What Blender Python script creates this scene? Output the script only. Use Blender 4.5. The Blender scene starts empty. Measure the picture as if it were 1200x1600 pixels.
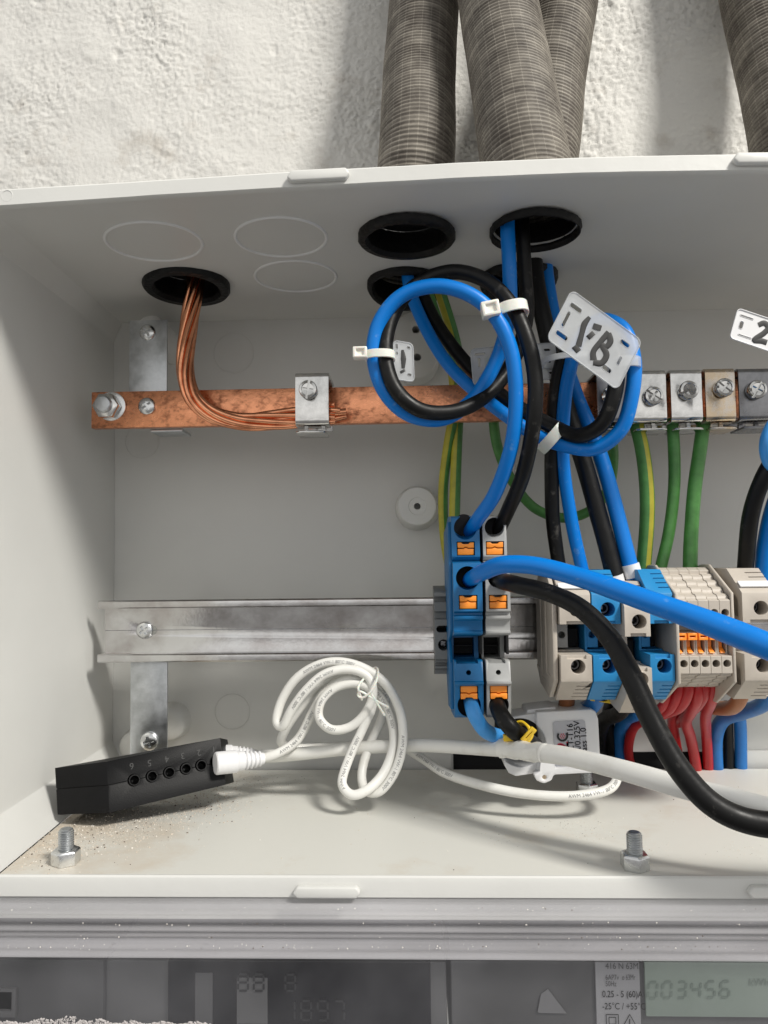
import bpy, bmesh, math, random
from mathutils import Vector, Matrix, noise
random.seed(7)
R = math.radians
C = bpy.context.scene.collection
sc = bpy.context.scene

# ------------------------------------------------------------------ camera, world, lamp, exposure
cam_d = bpy.data.cameras.new('camera'); cam = bpy.data.objects.new('camera', cam_d); C.objects.link(cam)
cam_d.sensor_fit = 'VERTICAL'; cam_d.sensor_height = 36; cam_d.sensor_width = 36; cam_d.lens = 27
cam_d.clip_start = 0.01; cam_d.clip_end = 20
MROT = Matrix.Rotation(R(2.0), 3, 'Z') @ Matrix.Rotation(R(93.5), 3, 'X') @ Matrix.Rotation(R(-0.7), 3, 'Z')
CAM = Vector((0, -0.48, 0))
cam.matrix_world = Matrix.Translation(CAM) @ MROT.to_4x4()
sc.camera = cam

w = bpy.data.worlds.new('World'); sc.world = w; w.use_nodes = True
nt = w.node_tree; bg = nt.nodes['Background']
tc = nt.nodes.new('ShaderNodeTexCoord'); sp = nt.nodes.new('ShaderNodeSeparateXYZ')
cr = nt.nodes.new('ShaderNodeValToRGB'); mp = nt.nodes.new('ShaderNodeMapRange')
mp.inputs[1].default_value = -1; mp.inputs[2].default_value = 1
nt.links.new(tc.outputs['Generated'], sp.inputs[0]); nt.links.new(sp.outputs[2], mp.inputs[0])
nt.links.new(mp.outputs[0], cr.inputs[0]); nt.links.new(cr.outputs[0], bg.inputs[0])
els = cr.color_ramp.elements
els[0].position = 0.0; els[0].color = (.18, .175, .17, 1)
els[1].position = 1.0; els[1].color = (.62, .62, .62, 1)
for p_, c_ in ((.38, (.32, .31, .30, 1)), (.47, (.55, .54, .53, 1)), (.53, (1.15, 1.13, 1.10, 1)), (.64, (.80, .80, .79, 1))):
    e = els.new(p_); e.color = c_
bg.inputs[1].default_value = 0.88

LDIR = Vector((1.0, -1.0, 1.3)).normalized()
ld = bpy.data.lights.new('ceiling_lamp', 'AREA'); ld.shape = 'SQUARE'; ld.size = 0.36; ld.energy = 54
ld.color = (1.0, .965, .90)
lo = bpy.data.objects.new('ceiling_lamp', ld); C.objects.link(lo)
lo.location = Vector((0.03, -0.06, 0.02)) + LDIR * 2.2
lo.rotation_euler = (-LDIR).to_track_quat('-Z', 'Y').to_euler()

sc.view_settings.view_transform = 'Standard'; sc.view_settings.look = 'None'
sc.view_settings.exposure = 0.05; sc.view_settings.gamma = 1.0; sc.view_settings.use_curve_mapping = False
sc.render.engine = 'CYCLES'
sc.cycles.max_bounces = 10; sc.cycles.transparent_max_bounces = 16
sc.cycles.use_denoising = True
sc.render.resolution_x = 768; sc.render.resolution_y = 1024

# ------------------------------------------------------------------ measuring from the photograph
def P(px, py, Y):
    """point of the plane y = Y (mm) seen at a photo pixel"""
    d = MROT @ Vector(((px - 600) / 1200, (800 - py) / 1200, -1))
    t = (Y / 1000 + 0.48) / d.y
    return CAM + d * t
def W(px, Y): return px * (0.48 + Y / 1000) / 1200
V = Vector

# ------------------------------------------------------------------ materials
def mat(name, col, rough=.5, metal=0., var=0., vscale=60, col2=None, bump=0., bscale=300, spec=.5, alpha=1., sss=0.,
        rvar=0., stretch=None, detail=4, c2lo=.45, c2hi=.7, trans=0.):
    m = bpy.data.materials.new(name); m.use_nodes = True
    n = m.node_tree.nodes; l = m.node_tree.links; b = n['Principled BSDF']
    b.inputs['Base Color'].default_value = (*col, 1); b.inputs['Roughness'].default_value = rough
    b.inputs['Metallic'].default_value = metal; b.inputs['Specular IOR Level'].default_value = spec
    b.inputs['Alpha'].default_value = alpha
    if sss: b.inputs['Subsurface Weight'].default_value = sss; b.inputs['Subsurface Scale'].default_value = .003
    if trans: b.inputs['Transmission Weight'].default_value = trans
    t = n.new('ShaderNodeTexCoord'); mpn = n.new('ShaderNodeMapping'); l.new(t.outputs['Object'], mpn.inputs[0])
    if stretch: mpn.inputs['Scale'].default_value = stretch
    if var or col2:
        no = n.new('ShaderNodeTexNoise'); no.inputs['Scale'].default_value = vscale; no.inputs['Detail'].default_value = detail
        no.inputs['Roughness'].default_value = .62
        l.new(mpn.outputs[0], no.inputs['Vector'])
        mr = n.new('ShaderNodeMapRange'); l.new(no.outputs[0], mr.inputs[0])
        mx = n.new('ShaderNodeMix'); mx.data_type = 'RGBA'; l.new(mr.outputs[0], mx.inputs[0]); l.new(mx.outputs[2], b.inputs['Base Color'])
        if col2:
            mr.inputs[1].default_value = c2lo; mr.inputs[2].default_value = c2hi
            mx.inputs[6].default_value = (*col, 1); mx.inputs[7].default_value = (*col2, 1)
        else:
            mr.inputs[1].default_value = .3; mr.inputs[2].default_value = .7
            mx.inputs[6].default_value = (*[c * (1 - var) for c in col], 1); mx.inputs[7].default_value = (*[min(1, c * (1 + var)) for c in col], 1)
        if rvar:
            r2 = n.new('ShaderNodeMapRange'); l.new(no.outputs[0], r2.inputs[0]); r2.inputs[1].default_value = .3; r2.inputs[2].default_value = .7
            r2.inputs[3].default_value = rough - rvar; r2.inputs[4].default_value = rough + rvar; l.new(r2.outputs[0], b.inputs['Roughness'])
    if bump:
        nb = n.new('ShaderNodeTexNoise'); nb.inputs['Scale'].default_value = bscale; nb.inputs['Detail'].default_value = 4
        l.new(mpn.outputs[0], nb.inputs['Vector'])
        bu = n.new('ShaderNodeBump'); bu.inputs['Strength'].default_value = bump; bu.inputs['Distance'].default_value = .001
        l.new(nb.outputs[0], bu.inputs['Height']); l.new(bu.outputs[0], b.inputs['Normal'])
    return m

M = {}
M['grey'] = mat('grey_enclosure_plastic', (.645, .645, .62), .40, var=.045, vscale=9, bump=.07, bscale=260, rvar=.06)
M['black_rubber'] = mat('black_rubber', (.004, .004, .004), .5, var=.5, vscale=160, bump=.5, bscale=420, spec=.3)
M['black_plastic'] = mat('black_plastic', (.003, .003, .0035), .46, var=.3, vscale=90, bump=.10, bscale=1800, spec=.2)
M['dark'] = mat('dark_plastic_and_cavity_shade', (.01, .01, .011), .8)  # near-black for dark parts, and for shade painted into wells, recesses and slot
M['zinc'] = mat('galvanised_steel', (.44, .46, .47), .38, 1, col2=(.66, .68, .70), vscale=95, bump=.10, bscale=240, rvar=.10, c2lo=.35, c2hi=.65)
M['rail'] = mat('galvanised_rail_steel', (.47, .445, .435), .20, 1, col2=(.70, .70, .70), vscale=42, bump=.05, bscale=500, rvar=.06, stretch=(1, 1, 1.2), detail=12, c2lo=.34, c2hi=.62)
M['bright'] = mat('bright_zinc', (.72, .73, .73), .25, 1, var=.12, vscale=120, rvar=.08, bump=.05, bscale=300)
M['nickel'] = mat('bright_nickel_steel', (.68, .675, .66), .15, 1, var=.28, vscale=90, rvar=.08, bump=.40, bscale=55)
M['nickel_warm'] = mat('straw_tinted_nickel_steel', (.62, .50, .36), .26, 1, col2=(.70, .68, .66), vscale=110, rvar=.08)
M['nickel_dark'] = mat('tarnished_steel', (.26, .26, .27), .30, 1, var=.3, vscale=90, rvar=.08, bump=.3, bscale=70)
M['blue_cable'] = mat('blue_cable_sheath', (.0, .18, .62), .36, col2=(.13, .30, .60), vscale=170, bump=.16, bscale=120, rvar=.08, c2lo=.63, c2hi=.80, spec=.35)
M['light_blue'] = mat('light_blue_cable_sheath', (.05, .30, .72), .36, var=.10, vscale=90, bump=.05)
M['black_cable'] = mat('black_cable_sheath', (.004, .004, .004), .44, col2=(.07, .066, .06), vscale=150, bump=.2, bscale=150, rvar=.10, c2lo=.61, c2hi=.80, spec=.28)
M['white_cable'] = mat('white_cable_sheath', (.74, .735, .70), .42, col2=(.62, .60, .55), vscale=60, bump=.08, bscale=220, c2lo=.55, c2hi=.85)
M['green'] = mat('green_sheath', (.075, .24, .055), .42, var=.25, vscale=120, bump=.08)
M['yellow'] = mat('yellow_sheath', (.46, .42, .04), .42, var=.15, vscale=120, bump=.08)
M['red'] = mat('red_sheath', (.40, .012, .016), .38, var=.15, vscale=90)
M['brown'] = mat('brown_sheath', (.33, .13, .055), .42, var=.12, vscale=90)
M['dull_blue'] = mat('blue_wire_sheath', (.012, .14, .42), .42, var=.15, vscale=90)
M['tblue'] = mat('blue_terminal_plastic', (.002, .125, .32), .42, var=.06, vscale=80, bump=.04, bscale=900)
M['tblue2'] = mat('light_blue_terminal_plastic', (.015, .23, .52), .45, var=.06, vscale=80, bump=.04, bscale=900)
M['tgrey'] = mat('grey_terminal_plastic', (.36, .365, .36), .45, var=.05, vscale=80, bump=.04, bscale=900)
M['tgrey_dark'] = mat('dark_grey_polyamide', (.19, .195, .195), .5, var=.08, vscale=80, bump=.05, bscale=700)
M['beige'] = mat('beige_terminal_plastic', (.50, .45, .39), .48, var=.06, vscale=70, bump=.05, bscale=800)
M['orange'] = mat('orange_plastic', (.95, .30, .03), .4, var=.05, vscale=80)
M['nylon'] = mat('natural_nylon', (.78, .78, .72), .35, sss=.25, var=.04, vscale=200)
M['tagm'] = mat('translucent_tag_plastic', (.64, .66, .68), .35, alpha=.50, var=.06, vscale=150)
M['white'] = mat('white_plastic', (.76, .76, .77), .4, var=.03, vscale=60)
M['label'] = mat('silver_label', (.45, .455, .49), .4, var=.03)
M['ink'] = mat('black_ink', (.012, .012, .012), .5)
M['marker'] = mat('black_marker_ink', (.03, .03, .03), .45)
M['redink'] = mat('red_ink', (.55, .02, .05), .5)
M['faint_digit'] = mat('moulded_digit', (.022, .022, .022), .5)
M['greyink'] = mat('grey_print', (.24, .24, .24), .6)
M['yellow_tie'] = mat('yellow_nylon', (.75, .50, .02), .42)
M['marker_and_ring_highlight'] = mat('white_marker_and_ring_highlight', (.8, .8, .8), .4)  # marker strips, and the painted highlight on the knock-out rings
M['copper_wire'] = mat('bare_copper_wire', (.95, .43, .24), .20, 1, col2=(.45, .16, .08), vscale=70, c2lo=.45, c2hi=.75, rvar=.06)
M['copper'] = mat('oxidised_copper_bar', (.90, .39, .21), .32, 1, col2=(.20, .07, .04), vscale=230, bump=.16, bscale=400, rvar=.10, stretch=(.85, 1, 1.2), detail=12, c2lo=.50, c2hi=.76)
M['meter_dark'] = mat('dark_grey_meter_case', (.075, .075, .08), .45, var=.06)
M['meter_mid'] = mat('grey_meter_case', (.105, .105, .11), .5, var=.05)
M['meter_black'] = mat('black_display_window', (.003, .003, .006), .06, spec=.15)
M['meter_label'] = mat('pale_rating_label', (.34, .34, .36), .5)
M['lcd'] = mat('green_lcd_glass', (.30, .36, .32), .25, var=.04, vscale=20)
M['lcd_seg'] = mat('lcd_segment', (.20, .25, .22), .4)
M['dim_seg'] = mat('faint_lcd_segment', (.012, .012, .015), .4)
M['frost'] = mat('clear_cover_rib_plastic', (.72, .71, .74), .08, alpha=.24, var=.25, vscale=30, stretch=(.2, 1, 1))
M['dust'] = mat('plaster_dust', (.56, .49, .41), .95, var=.35, vscale=900)

def pane_material():
    m = bpy.data.materials.new('hazed_clear_plastic'); m.use_nodes = True
    n = m.node_tree.nodes; l = m.node_tree.links; b = n['Principled BSDF']
    b.inputs['Base Color'].default_value = (.50, .50, .53, 1); b.inputs['Roughness'].default_value = .12
    t = n.new('ShaderNodeTexCoord'); no = n.new('ShaderNodeTexNoise'); no.inputs['Scale'].default_value = 18; no.inputs['Detail'].default_value = 6
    l.new(t.outputs['Object'], no.inputs['Vector'])
    r = n.new('ShaderNodeMapRange'); r.inputs[1].default_value = .35; r.inputs[2].default_value = .75; r.inputs[3].default_value = .015; r.inputs[4].default_value = .10  # patchy pale haze in the alpha stands in for dust and reflection
    l.new(no.outputs[0], r.inputs[0]); l.new(r.outputs[0], b.inputs['Alpha'])
    return m
M['pane'] = pane_material()

def floor_material():
    """grey plastic under a film of plaster dust, thicker towards the left corner and the back edge"""
    m = mat('dusty_grey_plastic', (.62, .615, .57), .5, bump=.06, bscale=260)
    n = m.node_tree.nodes; l = m.node_tree.links; b = n['Principled BSDF']
    t = n.new('ShaderNodeTexCoord'); no = n.new('ShaderNodeTexNoise'); no.inputs['Scale'].default_value = 22; no.inputs['Detail'].default_value = 8; no.inputs['Roughness'].default_value = .7
    l.new(t.outputs['Object'], no.inputs['Vector'])
    sx = n.new('ShaderNodeSeparateXYZ'); l.new(t.outputs['Object'], sx.inputs[0])
    g = n.new('ShaderNodeMapRange'); g.inputs[1].default_value = -.09 - FLOORX; g.inputs[2].default_value = -.17 - FLOORX; g.inputs[3].default_value = 0; g.inputs[4].default_value = .34
    l.new(sx.outputs[0], g.inputs[0])
    a = n.new('ShaderNodeMath'); a.operation = 'ADD'; l.new(no.outputs[0], a.inputs[0]); l.new(g.outputs[0], a.inputs[1])
    r = n.new('ShaderNodeMapRange'); r.inputs[1].default_value = .56; r.inputs[2].default_value = .92; l.new(a.outputs[0], r.inputs[0])
    mx = n.new('ShaderNodeMix'); mx.data_type = 'RGBA'; mx.inputs[6].default_value = (.63, .625, .58, 1); mx.inputs[7].default_value = (.52, .44, .34, 1)
    l.new(r.outputs[0], mx.inputs[0]); l.new(mx.outputs[2], b.inputs['Base Color'])
    return m

def conduit_material():
    m = bpy.data.materials.new('dirty_corrugated_conduit'); m.use_nodes = True
    n = m.node_tree.nodes; l = m.node_tree.links; b = n['Principled BSDF']; b.inputs['Roughness'].default_value = .62
    uv = n.new('ShaderNodeUVMap'); sx = n.new('ShaderNodeSeparateXYZ'); l.new(uv.outputs[0], sx.inputs[0])
    t = n.new('ShaderNodeTexCoord')
    no = n.new('ShaderNodeTexNoise'); no.inputs['Scale'].default_value = 55; no.inputs['Detail'].default_value = 8; no.inputs['Roughness'].default_value = .7; l.new(t.outputs['Object'], no.inputs['Vector'])
    # worn lengthwise thread lines, thin, where dust stays
    mu = n.new('ShaderNodeMath'); mu.operation = 'MULTIPLY'; mu.inputs[1].default_value = 26; l.new(sx.outputs[0], mu.inputs[0])
    fr = n.new('ShaderNodeMath'); fr.operation = 'FRACT'; l.new(mu.outputs[0], fr.inputs[0])
    lt = n.new('ShaderNodeMath'); lt.operation = 'LESS_THAN'; lt.inputs[1].default_value = .09; l.new(fr.outputs[0], lt.inputs[0])
    # rings: dust on the crests, broad uneven bands
    mv = n.new('ShaderNodeMath'); mv.operation = 'MULTIPLY'; mv.inputs[1].default_value = 2 * math.pi / .0024; l.new(sx.outputs[1], mv.inputs[0])
    sn = n.new('ShaderNodeMath'); sn.operation = 'SINE'; l.new(mv.outputs[0], sn.inputs[0])
    n2 = n.new('ShaderNodeTexNoise'); n2.noise_dimensions = '1D'; n2.inputs['Scale'].default_value = 260; n2.inputs['Detail'].default_value = 3; l.new(sx.outputs[1], n2.inputs['W'])
    s2 = n.new('ShaderNodeMapRange'); s2.inputs[1].default_value = .52; s2.inputs[2].default_value = .68; l.new(n2.outputs[0], s2.inputs[0])
    m1 = n.new('ShaderNodeMath'); m1.operation = 'MULTIPLY'; m1.inputs[1].default_value = .11; l.new(sn.outputs[0], m1.inputs[0])
    m2 = n.new('ShaderNodeMath'); m2.operation = 'MULTIPLY_ADD'; m2.inputs[1].default_value = .26; l.new(s2.outputs[0], m2.inputs[0]); l.new(m1.outputs[0], m2.inputs[2])
    m3 = n.new('ShaderNodeMath'); m3.operation = 'MULTIPLY_ADD'; m3.inputs[1].default_value = .22; l.new(lt.outputs[0], m3.inputs[0]); l.new(m2.outputs[0], m3.inputs[2])
    m4 = n.new('ShaderNodeMath'); m4.operation = 'MULTIPLY'; l.new(m3.outputs[0], m4.inputs[0]); l.new(no.outputs[0], m4.inputs[1])
    m5 = n.new('ShaderNodeMath'); m5.operation = 'MULTIPLY_ADD'; m5.inputs[1].default_value = 2.0; l.new(m4.outputs[0], m5.inputs[0])
    mr = n.new('ShaderNodeMapRange'); mr.inputs[1].default_value = .35; mr.inputs[2].default_value = .75; mr.inputs[3].default_value = 0; mr.inputs[4].default_value = .6; l.new(no.outputs[0], mr.inputs[0]); l.new(mr.outputs[0], m5.inputs[2])
    mx = n.new('ShaderNodeMix'); mx.data_type = 'RGBA'; mx.clamp_factor = True
    mx.inputs[6].default_value = (.066, .055, .045, 1); mx.inputs[7].default_value = (.36, .33, .28, 1)
    l.new(m5.outputs[0], mx.inputs[0]); l.new(mx.outputs[2], b.inputs['Base Color'])
    bu = n.new('ShaderNodeBump'); bu.inputs['Strength'].default_value = .5; bu.inputs['Distance'].default_value = .0006
    l.new(m3.outputs[0], bu.inputs['Height']); l.new(bu.outputs[0], b.inputs['Normal'])
    return m
M['conduit'] = conduit_material()

def plaster_material():
    m = bpy.data.materials.new('rough_white_plaster'); m.use_nodes = True
    n = m.node_tree.nodes; l = m.node_tree.links; b = n['Principled BSDF']; b.inputs['Roughness'].default_value = .9
    t = n.new('ShaderNodeTexCoord')
    no = n.new('ShaderNodeTexNoise'); no.inputs['Scale'].default_value = 26; no.inputs['Detail'].default_value = 7; no.inputs['Roughness'].default_value = .65; l.new(t.outputs['Object'], no.inputs['Vector'])
    mr = n.new('ShaderNodeMapRange'); mr.inputs[1].default_value = .56; mr.inputs[2].default_value = .82; l.new(no.outputs[0], mr.inputs[0])
    mx = n.new('ShaderNodeMix'); mx.data_type = 'RGBA'; mx.inputs[6].default_value = (.63, .62, .59, 1); mx.inputs[7].default_value = (.42, .38, .33, 1)
    l.new(mr.outputs[0], mx.inputs[0]); l.new(mx.outputs[2], b.inputs['Base Color'])
    n3 = n.new('ShaderNodeTexNoise'); n3.inputs['Scale'].default_value = 520; n3.inputs['Detail'].default_value = 5; l.new(t.outputs['Object'], n3.inputs['Vector'])
    bu = n.new('ShaderNodeBump'); bu.inputs['Strength'].default_value = .5; bu.inputs['Distance'].default_value = .0008
    l.new(n3.outputs[0], bu.inputs['Height']); l.new(bu.outputs[0], b.inputs['Normal'])
    return m
M['plaster'] = plaster_material()

# ------------------------------------------------------------------ mesh helpers
WL = {}
def box(bm, lo_, hi_):
    x0, y0, z0 = lo_; x1, y1, z1 = hi_
    v = [bm.verts.new(p) for p in ((x0, y0, z0), (x1, y0, z0), (x1, y1, z0), (x0, y1, z0), (x0, y0, z1), (x1, y0, z1), (x1, y1, z1), (x0, y1, z1))]
    for f in ((0, 3, 2, 1), (4, 5, 6, 7), (0, 1, 5, 4), (1, 2, 6, 5), (2, 3, 7, 6), (3, 0, 4, 7)): bm.faces.new([v[i] for i in f])
    return v
def obox(bm, c, ax, ay, az, hx, hy, hz):
    """oriented box, half sizes"""
    v = []
    for sz in (-1, 1):
        for sx, sy in ((-1, -1), (1, -1), (1, 1), (-1, 1)):
            v.append(bm.verts.new(c + ax * (sx * hx) + ay * (sy * hy) + az * (sz * hz)))
    for f in ((0, 3, 2, 1), (4, 5, 6, 7), (0, 1, 5, 4), (1, 2, 6, 5), (2, 3, 7, 6), (3, 0, 4, 7)): bm.faces.new([v[i] for i in f])
def frame_of(d):
    d = d.normalized(); a = V((0, 0, 1)) if abs(d.z) < .9 else V((1, 0, 0))
    u = d.cross(a).normalized(); return u, d.cross(u).normalized(), d
def lathe(bm, prof, o, axis, seg=32, cap=True):
    u, v, d = frame_of(axis); rings = []
    for r, h in prof:
        rings.append([bm.verts.new(o + d * h + (u * math.cos(2 * math.pi * i / seg) + v * math.sin(2 * math.pi * i / seg)) * max(r, 1e-6)) for i in range(seg)])
    for a, b in zip(rings, rings[1:]):
        for i in range(seg): bm.faces.new((a[i], a[(i + 1) % seg], b[(i + 1) % seg], b[i]))
    if cap: bm.faces.new(list(reversed(rings[0]))); bm.faces.new(rings[-1])
def cyl(bm, p0, p1, r, seg=24): lathe(bm, [(r, 0), (r, (p1 - p0).length)], p0, p1 - p0, seg)
def prism(bm, pts, off):
    a = [bm.verts.new(p) for p in pts]; b = [bm.verts.new(p + off) for p in pts]
    bm.faces.new(list(reversed(a))); bm.faces.new(b); n = len(a)
    for i in range(n): bm.faces.new((a[i], a[(i + 1) % n], b[(i + 1) % n], b[i]))
def ring(bm, c, axis, R0, r, seg=48, k=8):
    u, v, d = frame_of(axis); rr = []
    for i in range(seg):
        a = 2 * math.pi * i / seg; e = u * math.cos(a) + v * math.sin(a)
        rr.append([bm.verts.new(c + e * (R0 + r * math.cos(2 * math.pi * j / k)) + d * (r * math.sin(2 * math.pi * j / k))) for j in range(k)])
    for i in range(seg):
        a, b = rr[i], rr[(i + 1) % seg]
        for j in range(k): bm.faces.new((a[j], b[j], b[(j + 1) % k], a[(j + 1) % k]))
def rrect(cx, cz, hx, hz, r, n=5):
    out = []
    for sx, sz, a0 in ((1, 1, 0), (-1, 1, 90), (-1, -1, 180), (1, -1, 270)):
        for i in range(n + 1):
            a = R(a0 + 90 * i / n); out.append((cx + sx * (hx - r) + r * math.cos(a), cz + sz * (hz - r) + r * math.sin(a)))
    return out
def tag(o, label=None, cat=None, group=None, kind=None):
    if label: o['label'] = label
    if cat: o['category'] = cat
    if group: o['group'] = group
    if kind: o['kind'] = kind
    return o
def obj(name, bm, m, parent=None, bevel=0, cuts=None, smooth=35, segs=2, mats=None):
    bmesh.ops.recalc_face_normals(bm, faces=bm.faces)
    if parent is not None: base = WL[parent]
    else:
        lo_ = [min(v.co[i] for v in bm.verts) for i in range(3)]; hi_ = [max(v.co[i] for v in bm.verts) for i in range(3)]
        base = V(((lo_[0] + hi_[0]) / 2, (lo_[1] + hi_[1]) / 2, lo_[2]))
    bmesh.ops.translate(bm, verts=bm.verts, vec=-base)
    me = bpy.data.meshes.new(name); bm.to_mesh(me); bm.free()
    for x in (mats or [m]): me.materials.append(x)
    o = bpy.data.objects.new(name, me); C.objects.link(o); WL[o] = base
    if parent is None: o.location = base
    elif False: pass
    tmp = None
    if cuts is not None:
        bmesh.ops.recalc_face_normals(cuts, faces=cuts.faces)
        bmesh.ops.translate(cuts, verts=cuts.verts, vec=-base)
        cm = bpy.data.meshes.new('cut'); cuts.to_mesh(cm); cuts.free()
        tmp = bpy.data.objects.new('cut', cm); C.objects.link(tmp)
        if parent is None: tmp.location = base
        md = o.modifiers.new('b', 'BOOLEAN'); md.operation = 'DIFFERENCE'; md.solver = 'EXACT'; md.object = tmp; md.use_self = True
    if bevel:
        md = o.modifiers.new('v', 'BEVEL'); md.width = bevel; md.segments = segs; md.limit_method = 'ANGLE'; md.angle_limit = R(40); md.use_clamp_overlap = True
    if cuts is not None or bevel:
        dg = bpy.context.evaluated_depsgraph_get(); dg.update()
        nm = bpy.data.meshes.new_from_object(o.evaluated_get(dg)); o.modifiers.clear(); o.data = nm; nm.name = name
        if tmp: bpy.data.objects.remove(tmp)
    if smooth is not None:
        o.data.polygons.foreach_set('use_smooth', [True] * len(o.data.polygons)); o.data.set_sharp_from_angle(angle=R(smooth))
    if parent is not None: o.parent = parent
    return o
def thing(name, loc, label, cat, group=None):
    o = bpy.data.objects.new(name, None); o.empty_display_size = .01; C.objects.link(o); o.location = loc; WL[o] = V(loc)
    return tag(o, label, cat, group)
def NB(): return bmesh.new()

# curves -----------------------------------------------------------
def spline(pts, step=.0015):
    """centripetal Catmull-Rom through [(Vector, r)]; returns dense [(Vector, r)]"""
    ps = [p for p, _ in pts]; rs = [r for _, r in pts]
    ps = [ps[0] * 2 - ps[1]] + ps + [ps[-1] * 2 - ps[-2]]; rs = [rs[0]] + rs + [rs[-1]]; out = []
    for i in range(1, len(ps) - 2):
        p0, p1, p2, p3 = ps[i - 1:i + 3]
        t0 = 0; t1 = t0 + max((p1 - p0).length, 1e-7) ** .5; t2 = t1 + max((p2 - p1).length, 1e-7) ** .5; t3 = t2 + max((p3 - p2).length, 1e-7) ** .5
        n = max(2, int((p2 - p1).length / step))
        for k in range(n):
            f = k / n; t = t1 + (t2 - t1) * f
            a1 = p0 * ((t1 - t) / (t1 - t0)) + p1 * ((t - t0) / (t1 - t0)); a2 = p1 * ((t2 - t) / (t2 - t1)) + p2 * ((t - t1) / (t2 - t1)); a3 = p2 * ((t3 - t) / (t3 - t2)) + p3 * ((t - t2) / (t3 - t2))
            b1 = a1 * ((t2 - t) / (t2 - t0)) + a2 * ((t - t0) / (t2 - t0)); b2 = a2 * ((t3 - t) / (t3 - t1)) + a3 * ((t - t1) / (t3 - t1))
            out.append((b1 * ((t2 - t) / (t2 - t1)) + b2 * ((t - t1) / (t2 - t1)), rs[i] + (rs[i + 1] - rs[i]) * f))
    out.append((ps[-2], rs[-2])); return out
def px_path(lst, r):
    pa = spline([(P(a, b, y), (r if not q else q[0])) for a, b, y, *q in lst]); k = lst[0][0] * .37; n = len(pa)
    return [(p + V((noise.noise(V((i * .03, k, 0))), .5 * noise.noise(V((i * .03, k, 9))), noise.noise(V((i * .03, k, 5))))) * .0008 * min(1, i / 20, (n - 1 - i) / 20), q * (1 + .035 * noise.noise(V((i * .05, k, 3))))) for i, (p, q) in enumerate(pa)]
def tube(bm, path, seg=14, stripe=None, twist=0, prof=None, cap0=True):
    """tube along dense path with UVs (u = angle, v = length); stripe: function(angle fraction) -> material index"""
    uvl = bm.loops.layers.uv.verify(); T = []
    n = len(path)
    for i in range(n):
        a = path[max(0, i - 1)][0]; b = path[min(n - 1, i + 1)][0]; T.append((b - a).normalized())
    u = frame_of(T[0])[0]; rings = []; S = [0]
    for i in range(n):
        if i: S.append(S[-1] + (path[i][0] - path[i - 1][0]).length); u = (u - T[i] * u.dot(T[i])).normalized()
        v = T[i].cross(u); ph = twist * S[-1]; r = path[i][1]
        if prof: r = r + prof(S[-1])
        rings.append([bm.verts.new(path[i][0] + (u * math.cos(ph + 2 * math.pi * k / seg) + v * math.sin(ph + 2 * math.pi * k / seg)) * r) for k in range(seg)])
    for i in range(n - 1):
        a, b = rings[i], rings[i + 1]
        for k in range(seg):
            k2 = (k + 1) % seg; f = bm.faces.new((a[k], a[k2], b[k2], b[k]))
            if stripe: f.material_index = stripe(k / seg)
            for lp, (uu, vv) in zip(f.loops, ((k / seg, S[i]), ((k + 1) / seg, S[i]), ((k + 1) / seg, S[i + 1]), (k / seg, S[i + 1]))): lp[uvl].uv = (uu, vv)
    if cap0: bm.faces.new(list(reversed(rings[0])))
    bm.faces.new(rings[-1])
def cable(name, pts, r, m, label=None, cat='cable', group=None, seg=16, parent=None, stripe=None, mats=None, twist=0):
    bm = NB(); path = px_path(pts, r); tube(bm, path, seg, stripe, twist)
    o = obj(name, bm, m, parent, mats=mats, smooth=60)
    if label: tag(o, label, cat, group)
    return o, path
GY = [M['green'], M['yellow']]
def gy(f0, f1): return lambda f: 1 if f0 <= f < f1 else 0

# writing -----------------------------------------------------------
def text_verts(s, size):
    cu = bpy.data.curves.new('t', 'FONT'); cu.body = s; cu.size = size; cu.align_x = 'LEFT'; cu.resolution_u = 3
    o = bpy.data.objects.new('t', cu); C.objects.link(o); dg = bpy.context.evaluated_depsgraph_get(); dg.update()
    me = bpy.data.meshes.new_from_object(o.evaluated_get(dg)); vs = [v.co.copy() for v in me.vertices]; fs = [list(p.vertices) for p in me.polygons]
    bpy.data.objects.remove(o); bpy.data.curves.remove(cu); bpy.data.meshes.remove(me); return vs, fs
def text_flat(bm, s, size, o, ex, ey, center=False, bold=0):
    vs, fs = text_verts(s, size)
    w_ = max(v.x for v in vs) if vs else 0; dx = -w_ / 2 if center else 0
    nrm = ex.cross(ey).normalized()
    for k in ([0] if not bold else [-1, 0, 1]):
        off = ex * (k * bold) + nrm * (abs(k) * 2e-5)
        nv = [bm.verts.new(o + off + ex * (v.x + dx) + ey * v.y) for v in vs]
        for f in fs:
            try: bm.faces.new([nv[i] for i in f])
            except ValueError: pass
    return w_
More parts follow.
